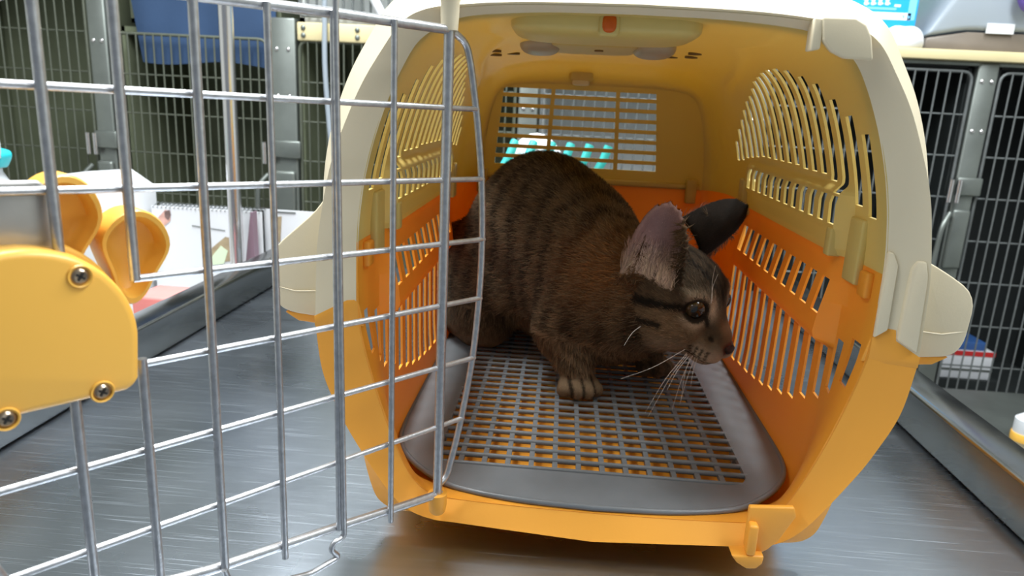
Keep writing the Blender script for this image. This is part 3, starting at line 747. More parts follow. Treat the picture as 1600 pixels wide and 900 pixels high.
# ------------------------------------------------------------------ things on the shelf board
M['box_blue'] = mat('blue_carton', (0.015, 0.36, 0.80), 0.4)
M['white_print'] = mat('white_print', (0.75, 0.82, 0.86), 0.5)
M['pale_print'] = mat('pale_blue_print', (0.18, 0.52, 0.82), 0.5)
M['teal'] = mat('teal_carton', (0.05, 0.34, 0.32), 0.5)
M['bag'] = mat('grey_plastic_bag', (0.34, 0.39, 0.44), 0.32, trans=.2, tcol=(.5, .57, .64), bump=.2, bscale=30)
M['brown'] = mat('brown_tray', (0.15, 0.125, 0.10), 0.4, var=.1)
M['white'] = mat('white_paper', (0.66, 0.68, 0.71), 0.6, bump=.05, bscale=60)
M['purple'] = mat('purple_plastic', (0.10, 0.06, 0.28), 0.5)
YS = YB + .06
q = lambda px, py, Y=YS: at(px, py, 1, Y)
bb = thing('carton', 'bright blue carton with white print on the cream shelf', 'box', (float(q(1370, 74)[0]), YS + .05, zb1))
xa, xb = float(q(1296, 40)[0]), float(q(1430, 40)[0]); ztop = zb1 + .24
box('carton_body', (xa, xb, YS, YS + .10, zb1, ztop), 'box_blue', bb, .002)
def stripe(px0, py0, px1, py1, material, name='print_patch', par=None, Y=YS, d=.0006):
    a, b = q(px0, py0, Y), q(px1, py1, Y); x0, x1 = sorted((a[0], b[0])); z0, z1 = sorted((a[2], b[2]))
    return box(name, (float(x0), float(x1), Y - d, Y + .0001, float(z0), float(z1)), material, par)
stripe(1330, 17, 1422, 32, 'white_print', 'print_band', bb)
stripe(1423, -6, 1428, 32, 'pale_print', 'print_border', bb); stripe(1312, -6, 1317, 30, 'pale_print', 'print_border', bb)
stripe(1342, 10, 1400, 16, 'pale_print', 'print_line', bb)
for k, px in enumerate((1350, 1361, 1372, 1383)):
    stripe(px, -3, px + 7, 0, 'white_print', 'print_glyph', bb); stripe(px + 2, -3, px + 5, 8, 'white_print', 'print_glyph', bb, d=.0009); stripe(px, 4, px + 8, 6.5, 'white_print', 'print_glyph', bb)
stripe(1398, 7, 1407, 11, 'white_print', 'print_glyph', bb)
for px in (1409, 1417): stripe(px, 24, px + 4, 25.4, 'pale_print', 'print_glyph', bb, d=.0010); stripe(px + 2, 24, px + 3.5, 29, 'pale_print', 'print_glyph', bb, d=.0010)
tag(box('carton', (float(q(1432, 60)[0]) + .002, float(q(1490, 60)[0]), YS + .28, YS + .36, zb1, zb1 + .30), 'teal', None, .002), 'teal green carton behind the grey plastic bag', 'box')
# crumpled white tissue
def lump(name, c, r, amp, seed, material, nu=28, nv=16, flat=True):
    rng = np.random.RandomState(seed); V, Fc = ellip_vf((0, 0, 0), (1, 1, 1), nu, nv); D = rng.randn(24, 3); D /= np.linalg.norm(D, axis=1)[:, None]; ph = rng.rand(24) * 6; fr = rng.uniform(2, 7, 24)
    out = []
    for p in V:
        p = np.array(p); n = sum(math.sin(fr[k] * p.dot(D[k]) + ph[k]) for k in range(24)) / 24
        s_ = 1 + amp * n; o = p * s_
        if flat and o[2] < -.55: o[2] = -.55
        out.append((c[0] + r[0] * o[0], c[1] + r[1] * o[1], c[2] + r[2] * (o[2] + (.55 if flat else 0))))
    bm = bmesh.new(); vs = [bm.verts.new(p) for p in out]
    for g in Fc: bm.faces.new([vs[i] for i in g])
    bmesh.ops.remove_doubles(bm, verts=bm.verts, dist=1e-7); bm.verts.index_update()
    v = [tuple(p.co) for p in bm.verts]; f = [[g.index for g in p.verts] for p in bm.faces]; bm.free()
    return mk(name, v, f, material)
a = q(1410, 72, YB + .02); tag(lump('tissue_wad', (float(a[0]), YB + .02, zb1), (.046, .035, .034), .55, 3, 'white'), 'crumpled white tissue in front of the blue carton', 'tissue')
# brown tray with a grey plastic bag over it
xa, xb = float(q(1444, 70)[0]), float(q(1760, 70)[0])
zt_ = float(q(1520, 50)[2])
prism('tray', [(xa, zb1), (xb, zb1), (xb, zt_), (xa + .09, zt_), (xa + .002, zt_ - .016)], ((0, YS, 0), (1, 0, 0), (0, 0, 1), (0, 1, 0)), 0, .30, 'brown', None, .004)
tag(bpy.data.objects['tray'], 'low brown tray under the grey plastic bag', 'tray')
prof = [(xa - .004, zt_ - .014), (xa + .085, zt_ + .004), (xb, zt_ + .004), (xb, zt_ + .20), (xa + .13, zt_ + .20), (xa + .06, zt_ + .10)]
tag(prism('plastic_bag', [tuple(p) for p in fillet(prof, .02, 3)], ((0, YS - .004, 0), (1, 0, 0), (0, 0, 1), (0, 1, 0)), 0, .26, 'bag', None, .012, 3), 'grey translucent plastic bag lying over the brown tray', 'bag')
a, b = q(1540, 52, YS - .006), q(1586, 38, YS - .006)
bpy.data.objects['plastic_bag']
box('bag_label', (float(a[0]), float(b[0]), YS - .0075, YS - .0042, float(a[2]), float(b[2])), 'white', bpy.data.objects['plastic_bag'])
a = q(1600, 8, YS - .03); tag(ellip('purple_pouch', (float(a[0]) + .012, YS - .03, float(a[2]) + .03), (.03, .02, .045), 'purple'), 'purple pouch at the upper right corner on the bag', 'pouch')
# box inside the right black cage
YI = YB + .12
M['red'] = mat('red_print', (0.55, 0.02, 0.02), 0.5); M['blue_print'] = mat('blue_print', (0.03, 0.10, 0.30), 0.5)
a, b = at(1452, 588, 1, YI), at(1556, 552, 1, YI)
a[0] = max(a[0], cages[5][1] + .035)
cb = thing('carton', 'red, white and blue carton inside the right black cage', 'box', (float((a[0] + b[0]) / 2), YI + .08, float(a[2])))
box('carton_body', (float(a[0]), float(b[0]), YI, YI + .17, float(a[2]), float(b[2])), 'white', cb, .002)
box('red_band', (float(a[0]), float(b[0]), YI - .001, YI + .002, float(b[2]) - .012, float(b[2]) + .0005), 'red', cb)
box('blue_lid', (float(a[0]), float(b[0]) - .02, YI + .01, YI + .16, float(b[2]), float(b[2]) + .022), 'blue_print', cb, .002)
box('grey_band', (float(a[0]), float(b[0]), YI - .001, YI + .002, float(a[2]) + .022, float(a[2]) + .028), 'cage_steel', cb)
# a stand for that carton
tag(box('cage_riser', (float(a[0]) - .012, float(b[0]) + .02, YI - .01, YI + .18, ZB - .018, float(a[2])), 'cage_inside_black', None), 'black riser under the red and white carton', 'riser')

# ------------------------------------------------------------------ left side: side desk with papers, pole and cloths
YD = 0.86
zd = float(at(300, 470, 1, YD)[2]) - .02
M['desk'] = mat('pale_desk_laminate', (0.50, 0.49, 0.46), 0.4, var=.05)
sd = thing('side_desk', 'pale laminate side desk beyond the left rim of the table', 'desk', (-.85, YD + .05, FZ))
xd0, xd1 = -1.5, float(xl) - .045
dT = zd
box('desk_top', (xd0, xd1, .30, 1.16, dT - .03, dT), 'desk', sd, .003)
for x in (xd0 + .05, xd1 - .09):
    for y in (.34, 1.08): box('leg', (x, x + .04, y, y + .04, FZ, dT - .03), 'desk', sd)
dpt = lambda px, py, Y: at(px, py, 1, Y)
def panel(name, corners, Y, material, thick=.002, parent=None, lean=.0):
    P = [dpt(px, py, Y) for px, py in corners]; zmin = min(p[2] for p in P)
    poly = [(float(p[0]), float(p[2])) for p in P]
    return prism(name, poly[::-1], ((0, Y, 0), (1, 0, 0), (0, lean and lean or 0, 1), (0, 1, 0)), 0, thick, material, parent)
# desk calendar, spiral bound
cx0, cz1 = dpt(236, 318, YD)[0], dpt(236, 318, YD)[2]; cx1 = dpt(408, 326, YD)[0]
cal = thing('desk_calendar', 'white spiral bound desk calendar with a small picture, leaning beside the pole', 'calendar', (float(cx0 + cx1) / 2, YD + .03, dT))
box('calendar_page', (float(cx0), float(cx1), YD, YD + .004, dT + .001, float(cz1) - .004), 'white', cal)
box('calendar_back', (float(cx0), float(cx1), YD + .03, YD + .034, dT + .001, float(cz1) - .004), 'white', cal)
for k in range(26):
    x = float(cx0 + (cx1 - cx0) * (k + .5) / 26); src = tube('spiral_ring', [(x, YD - .002, float(cz1) - .006), (x, YD + .017, float(cz1) + .001), (x, YD + .036, float(cz1) - .006)], .0011, 'wire_dark', cal, 5)
M['photo_dark'] = mat('printed_picture_dark', (0.16, 0.10, 0.09), 0.6, var=.5, vscale=60); M['photo_skin'] = mat('printed_picture_pink', (0.62, 0.36, 0.30), 0.6, var=.3, vscale=60)
M['green_note'] = mat('green_note', (0.62, 0.74, 0.52), 0.6); M['tan_print'] = mat('printed_picture_tan', (0.36, 0.28, 0.17), 0.6, var=.3, vscale=60)
def pic(poly, Y, material, parent, name='print_patch'):
    P = [dpt(*p, Y) for p in poly]; return prism(name, [(float(p[0]), float(p[2])) for p in P][::-1], ((0, Y, 0), (1, 0, 0), (0, 0, 1), (0, 1, 0)), -.0005, .0002, material, parent)
pic([(247, 340), (258, 328), (266, 330), (266, 345), (258, 352), (248, 352)], YD - .0008, 'photo_skin', cal); pic([(257, 330), (265, 328), (267, 336), (263, 344), (258, 340)], YD - .0014, 'photo_dark', cal)
pic([(322, 395), (352, 370), (360, 372), (360, 408), (322, 412)], YD - .0008, 'tan_print', cal); pic([(330, 402), (345, 384), (356, 392), (350, 412), (332, 414)], YD - .0014, 'green_note', cal)
pic([(300, 352.0), (352, 360.0), (352, 361.0), (300, 353.2)], YD - .0008, 'cage_steel', cal, 'print_line')
# second sheet holder right of the pole
s2 = thing('paper_holder', 'white paper sheet in a dark holder just left of the carrier', 'paper', (float(dpt(415, 400, YD + .03)[0]), YD + .03, dT))
a, b = dpt(404, 326, YD + .03), dpt(520, 326, YD + .03)
box('sheet', (float(a[0]) + .012, float(b[0]), YD + .028, YD + .031, dT + .001, float(a[2])), 'white', s2)
box('holder', (float(a[0]) - .012, float(a[0]) + .010, YD + .025, YD + .06, dT + .001, float(a[2]) - .002), 'dark', s2)
pic([(426, 340), (440, 338), (438, 380), (428, 372)], YD + .027, 'tan_print', s2)
pic([(428, 330), (462, 332), (462, 334), (428, 332)], YD + .027, 'cage_steel', s2)
M['plum'] = mat('plum_book', (0.22, 0.14, 0.18), 0.5)
tag(prism('thin_book', [(float(dpt(p, r_, YD - .03)[0]), float(dpt(p, r_, YD - .03)[2])) for p, r_ in ((384, 408), (398, 408), (394, 332), (391, 332))][::1], ((0, YD - .03, 0), (1, 0, 0), (0, 0, 1), (0, 1, 0)), 0, .02, 'plum', None), 'thin plum coloured book standing right of the pole', 'book')
# chrome pole
pp = dpt(361, 200, .80); pb_ = dpt(372, 405, .80)
po_ = thing('chrome_pole', 'vertical chrome pole standing in front of the cages at left', 'pole', (float(pb_[0]), .80, dT))
tube('pole', [(float(pp[0]), .80, dT + .004), (float(pp[0]), .80, dT + .95)], .0118, 'chrome', po_, 20)
lathe('pole_foot', [(.030, 0), (.030, .006), (.020, .010), (.0150, .026), (.0135, .03)], (float(pp[0]), .80, dT), 'chrome', po_)
# white carton and box lid at far left, papers lying on the desk
wb = thing('carton', 'white carton on the desk behind the yellow latch grips', 'box', (float(dpt(100, 330, .78)[0]), .80, dT))
a, b = dpt(55, 278, .78), dpt(182, 278, .78)
prism('carton_body', [(float(a[0]), dT + .001), (float(b[0]), dT + .001), (float(b[0]), float(b[2]) - .025), (float(b[0]) - .045, float(b[2]) + .004), (float(a[0]) + .01, float(a[2]) + .002), (float(a[0]), float(a[2]) - .01)][::-1], ((0, .78, 0), (1, 0, 0), (0, 0, 1), (0, 1, 0)), 0, .12, 'white', wb, .003)
M['pale_tissue'] = mat('pale_grey_paper', (0.62, 0.66, 0.70), 0.6)
box('carton_tape', (float(a[0]) + .05, float(a[0]) + .07, .7790, .7802, dT + .01, float(a[2]) - .02), 'pale_tissue', wb)
tag(box('paper_stack', (float(dpt(190, 400, .66)[0]), float(dpt(345, 400, .66)[0]), .60, .76, dT + .0005, dT + .030), 'white', None, .003), 'stack of white paper on the desk beyond the left rim', 'paper')
M['pink'] = mat('pink_cover', (0.70, 0.22, 0.20), 0.6, var=.1)
a = dpt(285, 448, .60); tag(box('pink_notebook', (float(a[0]) - .032, float(a[0]) + .045, .52, .59, dT + .001, float(a[2]) + .004), 'pink', None, .004), 'pink notebook on the desk against the left rim', 'notebook')
M['navy'] = mat('navy_cloth', (0.03, 0.035, 0.08), 0.8, bump=.3, bscale=90)
a = dpt(190, 290, 1.0); tag(lump('navy_cloth', (float(a[0]), 1.02, dT), (.11, .07, .080), .5, 8, 'navy'), 'dark navy cloth bundled behind the white carton', 'cloth')
# cyan topped spray bottle at the left edge
M['cyan'] = mat('cyan_plastic', (0.03, 0.55, 0.62), 0.35); M['clear_white'] = mat('milky_plastic', (0.62, 0.66, 0.68), 0.35, trans=.3)
a = dpt(-4, 250, .62); cxs, czs = float(a[0]), float(a[2])
sb = thing('spray_bottle', 'spray bottle with a cyan head at the left edge', 'bottle', (cxs, .62, dT))
lathe('bottle_body', [(.030, .001), (.033, .006), (.033, czs - dT - .06), (.022, czs - dT - .035), (.013, czs - dT - .018), (.013, czs - dT - .012)], (cxs - .01, .62, dT), 'clear_white', sb)
prism('spray_head', [tuple(p) for p in fillet([(cxs - .035, czs - .012), (cxs + .006, czs - .012), (cxs + .016, czs + .006), (cxs + .014, czs + .014), (cxs - .02, czs + .022), (cxs - .035, czs + .020)], .004, 3)], ((0, .61, 0), (1, 0, 0), (0, 0, 1), (0, 1, 0)), 0, .022, 'cyan', sb, .003)
tube('tag_chain', crom([(cxs + .012, .61, czs + .004), (cxs + .013, .61, czs + .03), (cxs + .004, .61, czs + .075), (cxs - .004, .61, czs + .12)], 6), .0022, 'clear_white', sb, 8)
M['beige_cloth'] = mat('beige_cloth', (0.34, 0.33, 0.26), 0.8)
a = dpt(22, 290, .72); tag(lump('beige_cloth', (float(a[0]), .70, dT), (.028, .03, (float(a[2]) - dT + .012) / 1.55), .4, 5, 'beige_cloth'), 'beige cloth wad beside the spray bottle', 'cloth')
# teal striped bag and white box standing behind the carrier
M['stripe_teal'] = mat('striped_teal', (0.03, 0.42, 0.40), 0.5)
sbk = thing('striped_bag', 'teal and white striped bag on the table behind the carrier', 'bag', (-.10, .62, TZ))
a0, a1 = at(770, 250, 1, .60), at(905, 212, 1, .60)
v, f = ellip_vf(((float(a0[0] + a1[0]) / 2), .625, (TZ + float(a1[2])) / 2), ((float(a1[0] - a0[0])) / 2, .04, (float(a1[2]) - TZ) / 2), 28, 18)
mk('bag_body', [(p[0], p[1], max(p[2], TZ)) for p in v], f, 'white', sbk)
for k in range(6):
    x = float(a0[0]) + .012 + k * .026; z1 = float(a1[2]) - .004
    tube('stripe', [(x - .01, .583 + abs(x + .1) * .12, z1 - .07), (x + .012, .585 + abs(x + .1) * .12, z1 - .028), (x + .018, .60, z1 - .008)], .006, 'stripe_teal', sbk, 8)
# pale hose and white arm in front of the upper cage
YH = YB - .020
tag(tube('pale_hose', crom([(bx(507, 0, YH), YB - .012, bmz1 + .47), (bx(507, -40, YH), YH, bz(508, -40, YH)), (bx(507, 30, YH), YH, bz(507, 30, YH)), (bx(508, 110, YH), YH, bz(508, 110, YH)), (bx(515, 200, YH), YH, bz(515, 200, YH)), (bx(530, 330, YH), YH - .01, bz(530, 330, YH))], 6), .0060, 'bag', None, 8), 'pale grey hose hanging down the cage front left of the carrier', 'hose')
tag(tube('white_strap', [(bx(562, -48, YH), YH + .004, bz(562, -48, YH)), (bx(570, -30, YH), YH + .004, bz(570, -30, YH)), (bx(600, 30, YH), YH, bz(600, 30, YH)), (bx(612, 54, YH), YH - .002, bz(612, 54, YH))], .0105, 'white', None, 8), 'white strap slanting across the upper cage behind the top of the carrier', 'strap')
# small yellow capped bottle low at the right
a = at(1604, 676, 1, .95); yb2 = thing('small_bottle', 'small white bottle with a yellow base beyond the right rim', 'bottle', (float(a[0]), .95, float(a[2]) - .02))
lathe('bottle_body', [(.022, 0), (.024, .004), (.024, .038), (.010, .050), (.010, .058)], (float(a[0]), .95, float(a[2]) - .01), 'white', yb2)
lathe('yellow_base', [(.0255, -.004), (.0262, 0), (.0262, .010), (.0255, .012)], (float(a[0]), .95, float(a[2]) - .012), 'yellow', yb2)
sc = thing('steel_cart', 'low steel cart shelf between the table and the right cages', 'cart', (.75, .95, FZ)); zc_ = float(a[2]) - .016
box('cart_top', (.48, 1.3, .72, 1.22, zc_ - .02, zc_), 'cage_steel', sc, .003)
for x in (.50, 1.25):
    for y in (.74, 1.18): box('leg', (x, x + .03, y, y + .03, FZ, zc_ - .02), 'cage_steel', sc)
# ------------------------------------------------------------------ tabby cat
def unit(v): v = np.asarray(v, float); return v / np.linalg.norm(v)
_yaw, _pit, _rol = math.radians(40), math.radians(-22), math.radians(2)
HF = np.array([math.cos(_pit) * math.cos(_yaw), -math.cos(_pit) * math.sin(_yaw), math.sin(_pit)])
_l0 = unit(np.cross([0, 0, 1], HF)); _u0 = np.cross(HF, _l0)
HL = _l0 * math.cos(_rol) + _u0 * math.sin(_rol); HU = np.cross(HF, HL)
HS = 1.17
HC = np.array([.1205, .1910, .0770]) - HS * (.0555 * HF - .0085 * HU)        # head centre, from the nose tip
def hw_(a, b, c): return HC + HS * (a * HF + b * HL + c * HU)       # head local (forward, left, up) -> world
VOX = 0.0016
lo = np.array([-.160, .150, .0185]); hi = np.array([.150, .448, .262])
gx, gy, gz = [np.arange(lo[k], hi[k], VOX, dtype=np.float32) for k in range(3)]
SH = (len(gx), len(gy), len(gz))
D = np.full(SH, .05, np.float32)
def sub(c, r):
    """index window around a sphere"""
    i0 = [max(0, int((c[k] - r - lo[k]) / VOX)) for k in range(3)]; i1 = [min(SH[k], int((c[k] + r - lo[k]) / VOX) + 2) for k in range(3)]
    sl = tuple(slice(a, b) for a, b in zip(i0, i1))
    X, Y, Z = np.meshgrid(gx[sl[0]], gy[sl[1]], gz[sl[2]], indexing='ij', sparse=True); return sl, X, Y, Z
def smin(a, b, k):
    h = np.clip(.5 + .5 * (b - a) / k, 0, 1); return b * (1 - h) + a * h - k * h * (1 - h)
def add_cone(p, q, r0, r1, k=.02):
    p, q = np.asarray(p, float), np.asarray(q, float); c = (p + q) / 2; R_ = np.linalg.norm(q - p) / 2 + max(r0, r1) + .05
    sl, X, Y, Z = sub(c, R_); d = q - p; L2 = max(d @ d, 1e-12)
    t = np.clip(((X - p[0]) * d[0] + (Y - p[1]) * d[1] + (Z - p[2]) * d[2]) / L2, 0, 1)
    dist = np.sqrt((X - p[0] - t * d[0]) ** 2 + (Y - p[1] - t * d[1]) ** 2 + (Z - p[2] - t * d[2]) ** 2) - (r0 + (r1 - r0) * t)
    D[sl] = smin(D[sl], dist.astype(np.float32), k)
def ell_dist(c, ax, r, X, Y, Z):
    dx, dy, dz = X - c[0], Y - c[1], Z - c[2]
    q = [(dx * a[0] + dy * a[1] + dz * a[2]) for a in ax]
    k0 = np.sqrt(sum((q[i] / r[i]) ** 2 for i in range(3))); k1 = np.sqrt(sum((q[i] / r[i] ** 2) ** 2 for i in range(3))) + 1e-9
    return (k0 * (k0 - 1) / k1).astype(np.float32)
def add_ell(c, ax, r, k=.02, subtract=False):
    sl, X, Y, Z = sub(c, max(r) + .05); e = ell_dist(c, ax, r, X, Y, Z)
    D[sl] = -smin(-D[sl], e, k) if subtract else smin(D[sl], e, k)
# --- trunk
BF = unit([.62, -.78, 0]); BLf = unit([.78, .62, 0]); ZU = np.array([0, 0, 1.0])
add_cone((-.092, .385, .092), (-.060, .352, .142), .054, .060, .03)         # hips to arched back
add_cone((-.060, .352, .142), (-.022, .315, .140), .066, .062, .03)
add_cone((-.022, .315, .135), (.012, .265, .118), .062, .053, .03)          # ribs to shoulders
add_cone((-.035, .325, .085), (.005, .262, .082), .052, .044, .03)          # belly and chest
add_cone((.012, .262, .122), (.058, .228, .122), .047, .038, .022)          # neck
add_cone((.008, .250, .088), (.046, .222, .092), .044, .035, .02)           # throat
add_ell((.018, .238, .086), (BF, BLf, ZU), (.040, .042, .036), .02)           # chest
add_ell((-.050, .345, .185), (BF, BLf, ZU), (.050, .040, .040), .03)        # hunched spine
# --- haunches
for s, kk in ((-1, 1), (1, 1)):
    o = BLf * (.052 * s)
    add_ell(np.array([-.082, .372, .085]) + o, (unit([.62, -.70, .3]), BLf, ZU), (.060, .028, .062), .018)
    add_cone(np.array([-.062, .345, .050]) + o * 1.05, np.array([-.100, .395, .040]) + o * 1.05, .024, .020, .014)
    add_cone(np.array([-.100, .398, .036]) + o * 1.02, np.array([-.072, .362, .034]) + o * 1.15, .015, .0145, .010)
for q in (-.007, 0, .007):                                                    # toes of the near hind foot
    add_cone(np.array([-.128, .372, .031]) + BLf * q, np.array([-.116, .356, .029]) + BLf * q, .0085, .0075, .004)
# --- forelegs
def foreleg(sh, el, wr, pw, fwd, side):
    add_cone(sh, el, .032, .023, .018); add_cone(el, wr, .0200, .0150, .012); add_cone(wr, pw, .0150, .0128, .008)
    f = unit(fwd); s = unit(side); pw = np.asarray(pw, float)
    for a, b, c, r in ((-.0150, .011, .0275, .0066), (-.0052, .0185, .0285, .0073), (.0052, .0185, .0285, .0073), (.0150, .011, .0275, .0066)):
        base = pw + s * a * .7; base[2] = .033; tip = pw + s * a + f * b; tip[2] = c
        add_cone(base, tip, r, r * 1.02, .0014)
foreleg((-.012, .255, .095), (-.026, .238, .070), (-.012, .216, .046), (-.008, .207, .0355), (.22, -.97, 0), (.97, .22, 0))
foreleg((.035, .275, .085), (.058, .292, .068), (.062, .284, .044), (.065, .276, .0355), (.55, -.83, 0), (.83, .55, 0))
# --- tail, tucked round behind
tl = crom([(-.105, .418, .06), (-.075, .433, .04), (-.02, .432, .034), (.04, .425, .033), (.085, .405, .033)], 5)
for a, b, ra in zip(tl[:-1], tl[1:], np.linspace(.016, .0105, len(tl) - 1)): add_cone(a, b, ra, ra, .008)
# --- head
ax = (HF, HL, HU)
Dh_before = D.copy()
def he(c, r, k, subt=False): add_ell(hw_(*c), ax, np.array(r) * HS, k, subt)
def hcone(p, q, r0, r1, k): add_cone(hw_(*p), hw_(*q), r0 * HS, r1 * HS, k)
he((-.009, 0, .007), (.042, .039, .032), .012)
he((.006, 0, .016), (.026, .026, .019), .012)
for s in (1, -1):
    he((.000, s * .0235, -.013), (.029, .019, .020), .012)
    he((.018, s * .016, -.009), (.019, .014, .016), .010)
hcone((.012, 0, -.020), (.036, 0, -.0215), .018, .0105, .010)
hcone((.014, 0, .016), (.0445, 0, -.0025), .0140, .0080, .008)
for s in (1, -1): he((.0425, s * .0078, -.0150), (.0135, .0112, .0100), .005)
he((.0380, 0, -.0250), (.0115, .0095, .0070), .005)
hcone((.047, 0, -.0055), (.0535, 0, -.0085), .0058, .0040, .004)
for s in (1, -1):
    he((.0300, s * .0225, .0125), (.0090, .0078, .0068), .004, True)          # eye sockets
    hcone((.0255, s * .0115, .0228), (.0180, s * .0285, .0210), .0036, .0030, .005)   # brows
    hcone((.0320, s * .0140, .0035), (.0220, s * .0290, .0030), .0030, .0028, .005)  # lower lids
# --- ears: curved thin sheets
EARS = []
def ear(B, T, side, wb, curl, sgn, thick=.0024):
    B, T, side = [np.asarray(a, float) for a in (B, T, side)]; axs = unit(T - B); side = unit(side - axs * (side @ axs)); Dop = np.cross(axs, side); Dop *= sgn * (1 if Dop[1] > 0 else -1)
    pts = []; A_ = 12; Bn = 9
    for i in range(A_ + 1):
        a = i / A_; hwid = wb * (1 - a ** 3.2) ** .55 * (1 - .16 * a)
        for j in range(Bn):
            b = -1 + 2 * j / (Bn - 1)
            pts.append(B + a * (T - B) + b * hwid * side + (curl * (b * b) * hwid - .006 * math.sin(a * math.pi) * (1 - b * b)) * Dop)
    pts = np.array(pts); c = pts.mean(0); R_ = np.linalg.norm(pts - c, axis=1).max() + .012
    sl, X, Y, Z = sub(c, R_); best = None
    acc = np.zeros(np.broadcast(X, Y, Z).shape, np.float32); kk = 900.0
    P3 = pts.reshape(A_ + 1, Bn, 3)
    fine = []
    for i in range(A_):
        for j in range(Bn - 1):
            for u in (0, .5):
                for v in (0, .5):
                    fine.append(P3[i, j] * (1 - u) * (1 - v) + P3[i + 1, j] * u * (1 - v) + P3[i, j + 1] * (1 - u) * v + P3[i + 1, j + 1] * u * v)
    fine = np.vstack([np.array(fine), pts])
    m = np.full(acc.shape, 1.0, np.float32)
    for p in fine:
        d = (X - p[0]) ** 2 + (Y - p[1]) ** 2 + (Z - p[2]) ** 2; np.minimum(m, d, out=m)
    m = np.sqrt(m) - thick
    D[sl] = smin(D[sl], m, .0035)
    EARS.append((c, R_, Dop, pts, B, T))
ear(at(1014, 440, 1, .196), at(1046, 318, 1, .203), (.95, -.02, .25), .0258, .42, -1)
ear(at(1090, 374, 1, .246), at(1166, 323, 1, .268), (.74, .25, -.62), .0215, .35, 1)

def surface_nets(D):
    s = D < 0; nx, ny, nz = D.shape
    cs = np.zeros((nx - 1, ny - 1, nz - 1), np.int8); acc = None
    for a in (0, 1):
        for b in (0, 1):
            for c in (0, 1): cs += s[a:nx - 1 + a, b:ny - 1 + b, c:nz - 1 + c]
    act = (cs > 0) & (cs < 8); I = np.argwhere(act); idx = -np.ones(act.shape, np.int64); idx[act] = np.arange(len(I))
    P = np.zeros((len(I), 3)); W = np.zeros(len(I))
    corners = [(a, b, c) for a in (0, 1) for b in (0, 1) for c in (0, 1)]
    for u in corners:
        for ax_ in range(3):
            if u[ax_] == 0:
                v_ = list(u); v_[ax_] = 1
                d0 = D[I[:, 0] + u[0], I[:, 1] + u[1], I[:, 2] + u[2]]; d1 = D[I[:, 0] + v_[0], I[:, 1] + v_[1], I[:, 2] + v_[2]]
                m = (d0 < 0) != (d1 < 0); t = np.where(m, d0 / np.where(m, d0 - d1, 1), 0)
                pt = np.array(u, float) + np.outer(t, np.eye(3)[ax_]); P[m] += pt[m]; W[m] += 1
    P = (P / W[:, None] + I) * VOX + lo
    Fq = []
    for ax_ in range(3):
        sl0 = [slice(None)] * 3; sl1 = [slice(None)] * 3; sl0[ax_] = slice(0, -1); sl1[ax_] = slice(1, None)
        ch = s[tuple(sl0)] != s[tuple(sl1)]; E = np.argwhere(ch); o1, o2 = [k for k in range(3) if k != ax_]
        ok = (E[:, o1] > 0) & (E[:, o2] > 0) & (E[:, o1] < D.shape[o1] - 1) & (E[:, o2] < D.shape[o2] - 1); E = E[ok]
        def cell(d1_, d2_): C_ = E.copy(); C_[:, o1] -= d1_; C_[:, o2] -= d2_; return idx[C_[:, 0], C_[:, 1], C_[:, 2]]
        q_ = np.stack([cell(1, 1), cell(0, 1), cell(0, 0), cell(1, 0)], 1)
        ins = s[E[:, 0], E[:, 1], E[:, 2]]; flip = ins if ax_ != 1 else ~ins
        q_[~flip] = q_[~flip][:, ::-1]; Fq.append(q_)
    return P, np.vstack(Fq)
CV, CF = surface_nets(D)
# light smoothing of the vertices
def smooth_pts(V, Q, it, lam):
    for _ in range(it):
        S_ = np.zeros_like(V); n = np.zeros(len(V))
        for a, b in ((0, 1), (1, 2), (2, 3), (3, 0)):
            np.add.at(S_, Q[:, a], V[Q[:, b]]); np.add.at(S_, Q[:, b], V[Q[:, a]]); np.add.at(n, Q[:, a], 1); np.add.at(n, Q[:, b], 1)
        V = V + lam * (S_ / n[:, None] - V)
    return V
CV = smooth_pts(CV, CF, 2, .5)
def vnormals(V, Q):
    n = np.cross(V[Q[:, 2]] - V[Q[:, 0]], V[Q[:, 3]] - V[Q[:, 1]]); N_ = np.zeros_like(V)
    for k in range(4): np.add.at(N_, Q[:, k], n)
    return N_ / (np.linalg.norm(N_, axis=1)[:, None] + 1e-12)
CN = vnormals(CV, CF)
# --- colouring
def vnoise(P, s, seed=0):
    q = P * s; i = np.floor(q).astype(np.int64); f = q - i; f = f * f * (3 - 2 * f); out = 0
    for a in (0, 1):
        for b in (0, 1):
            for c in (0, 1):
                h = ((i[:, 0] + a) * 374761393 + (i[:, 1] + b) * 668265263 + (i[:, 2] + c) * 2147483647 + seed * 974711) & 0xffffffff
                h = ((h ^ (h >> 13)) * 1274126177) & 0xffffffff; h = (h ^ (h >> 16)) & 0xffff
                wgt = (f[:, 0] if a else 1 - f[:, 0]) * (f[:, 1] if b else 1 - f[:, 1]) * (f[:, 2] if c else 1 - f[:, 2]); out = out + wgt * h / 65535.0
    return out
def mixc(c, d, t): t = np.clip(t, 0, 1)[:, None]; return c * (1 - t) + np.asarray(d) * t
def lseg(P, a, b):
    a, b = np.asarray(a, float), np.asarray(b, float); d = b - a; t = np.clip(((P - a) @ d) / (d @ d), 0, 1); return np.linalg.norm(P - a - t[:, None] * d, axis=1)
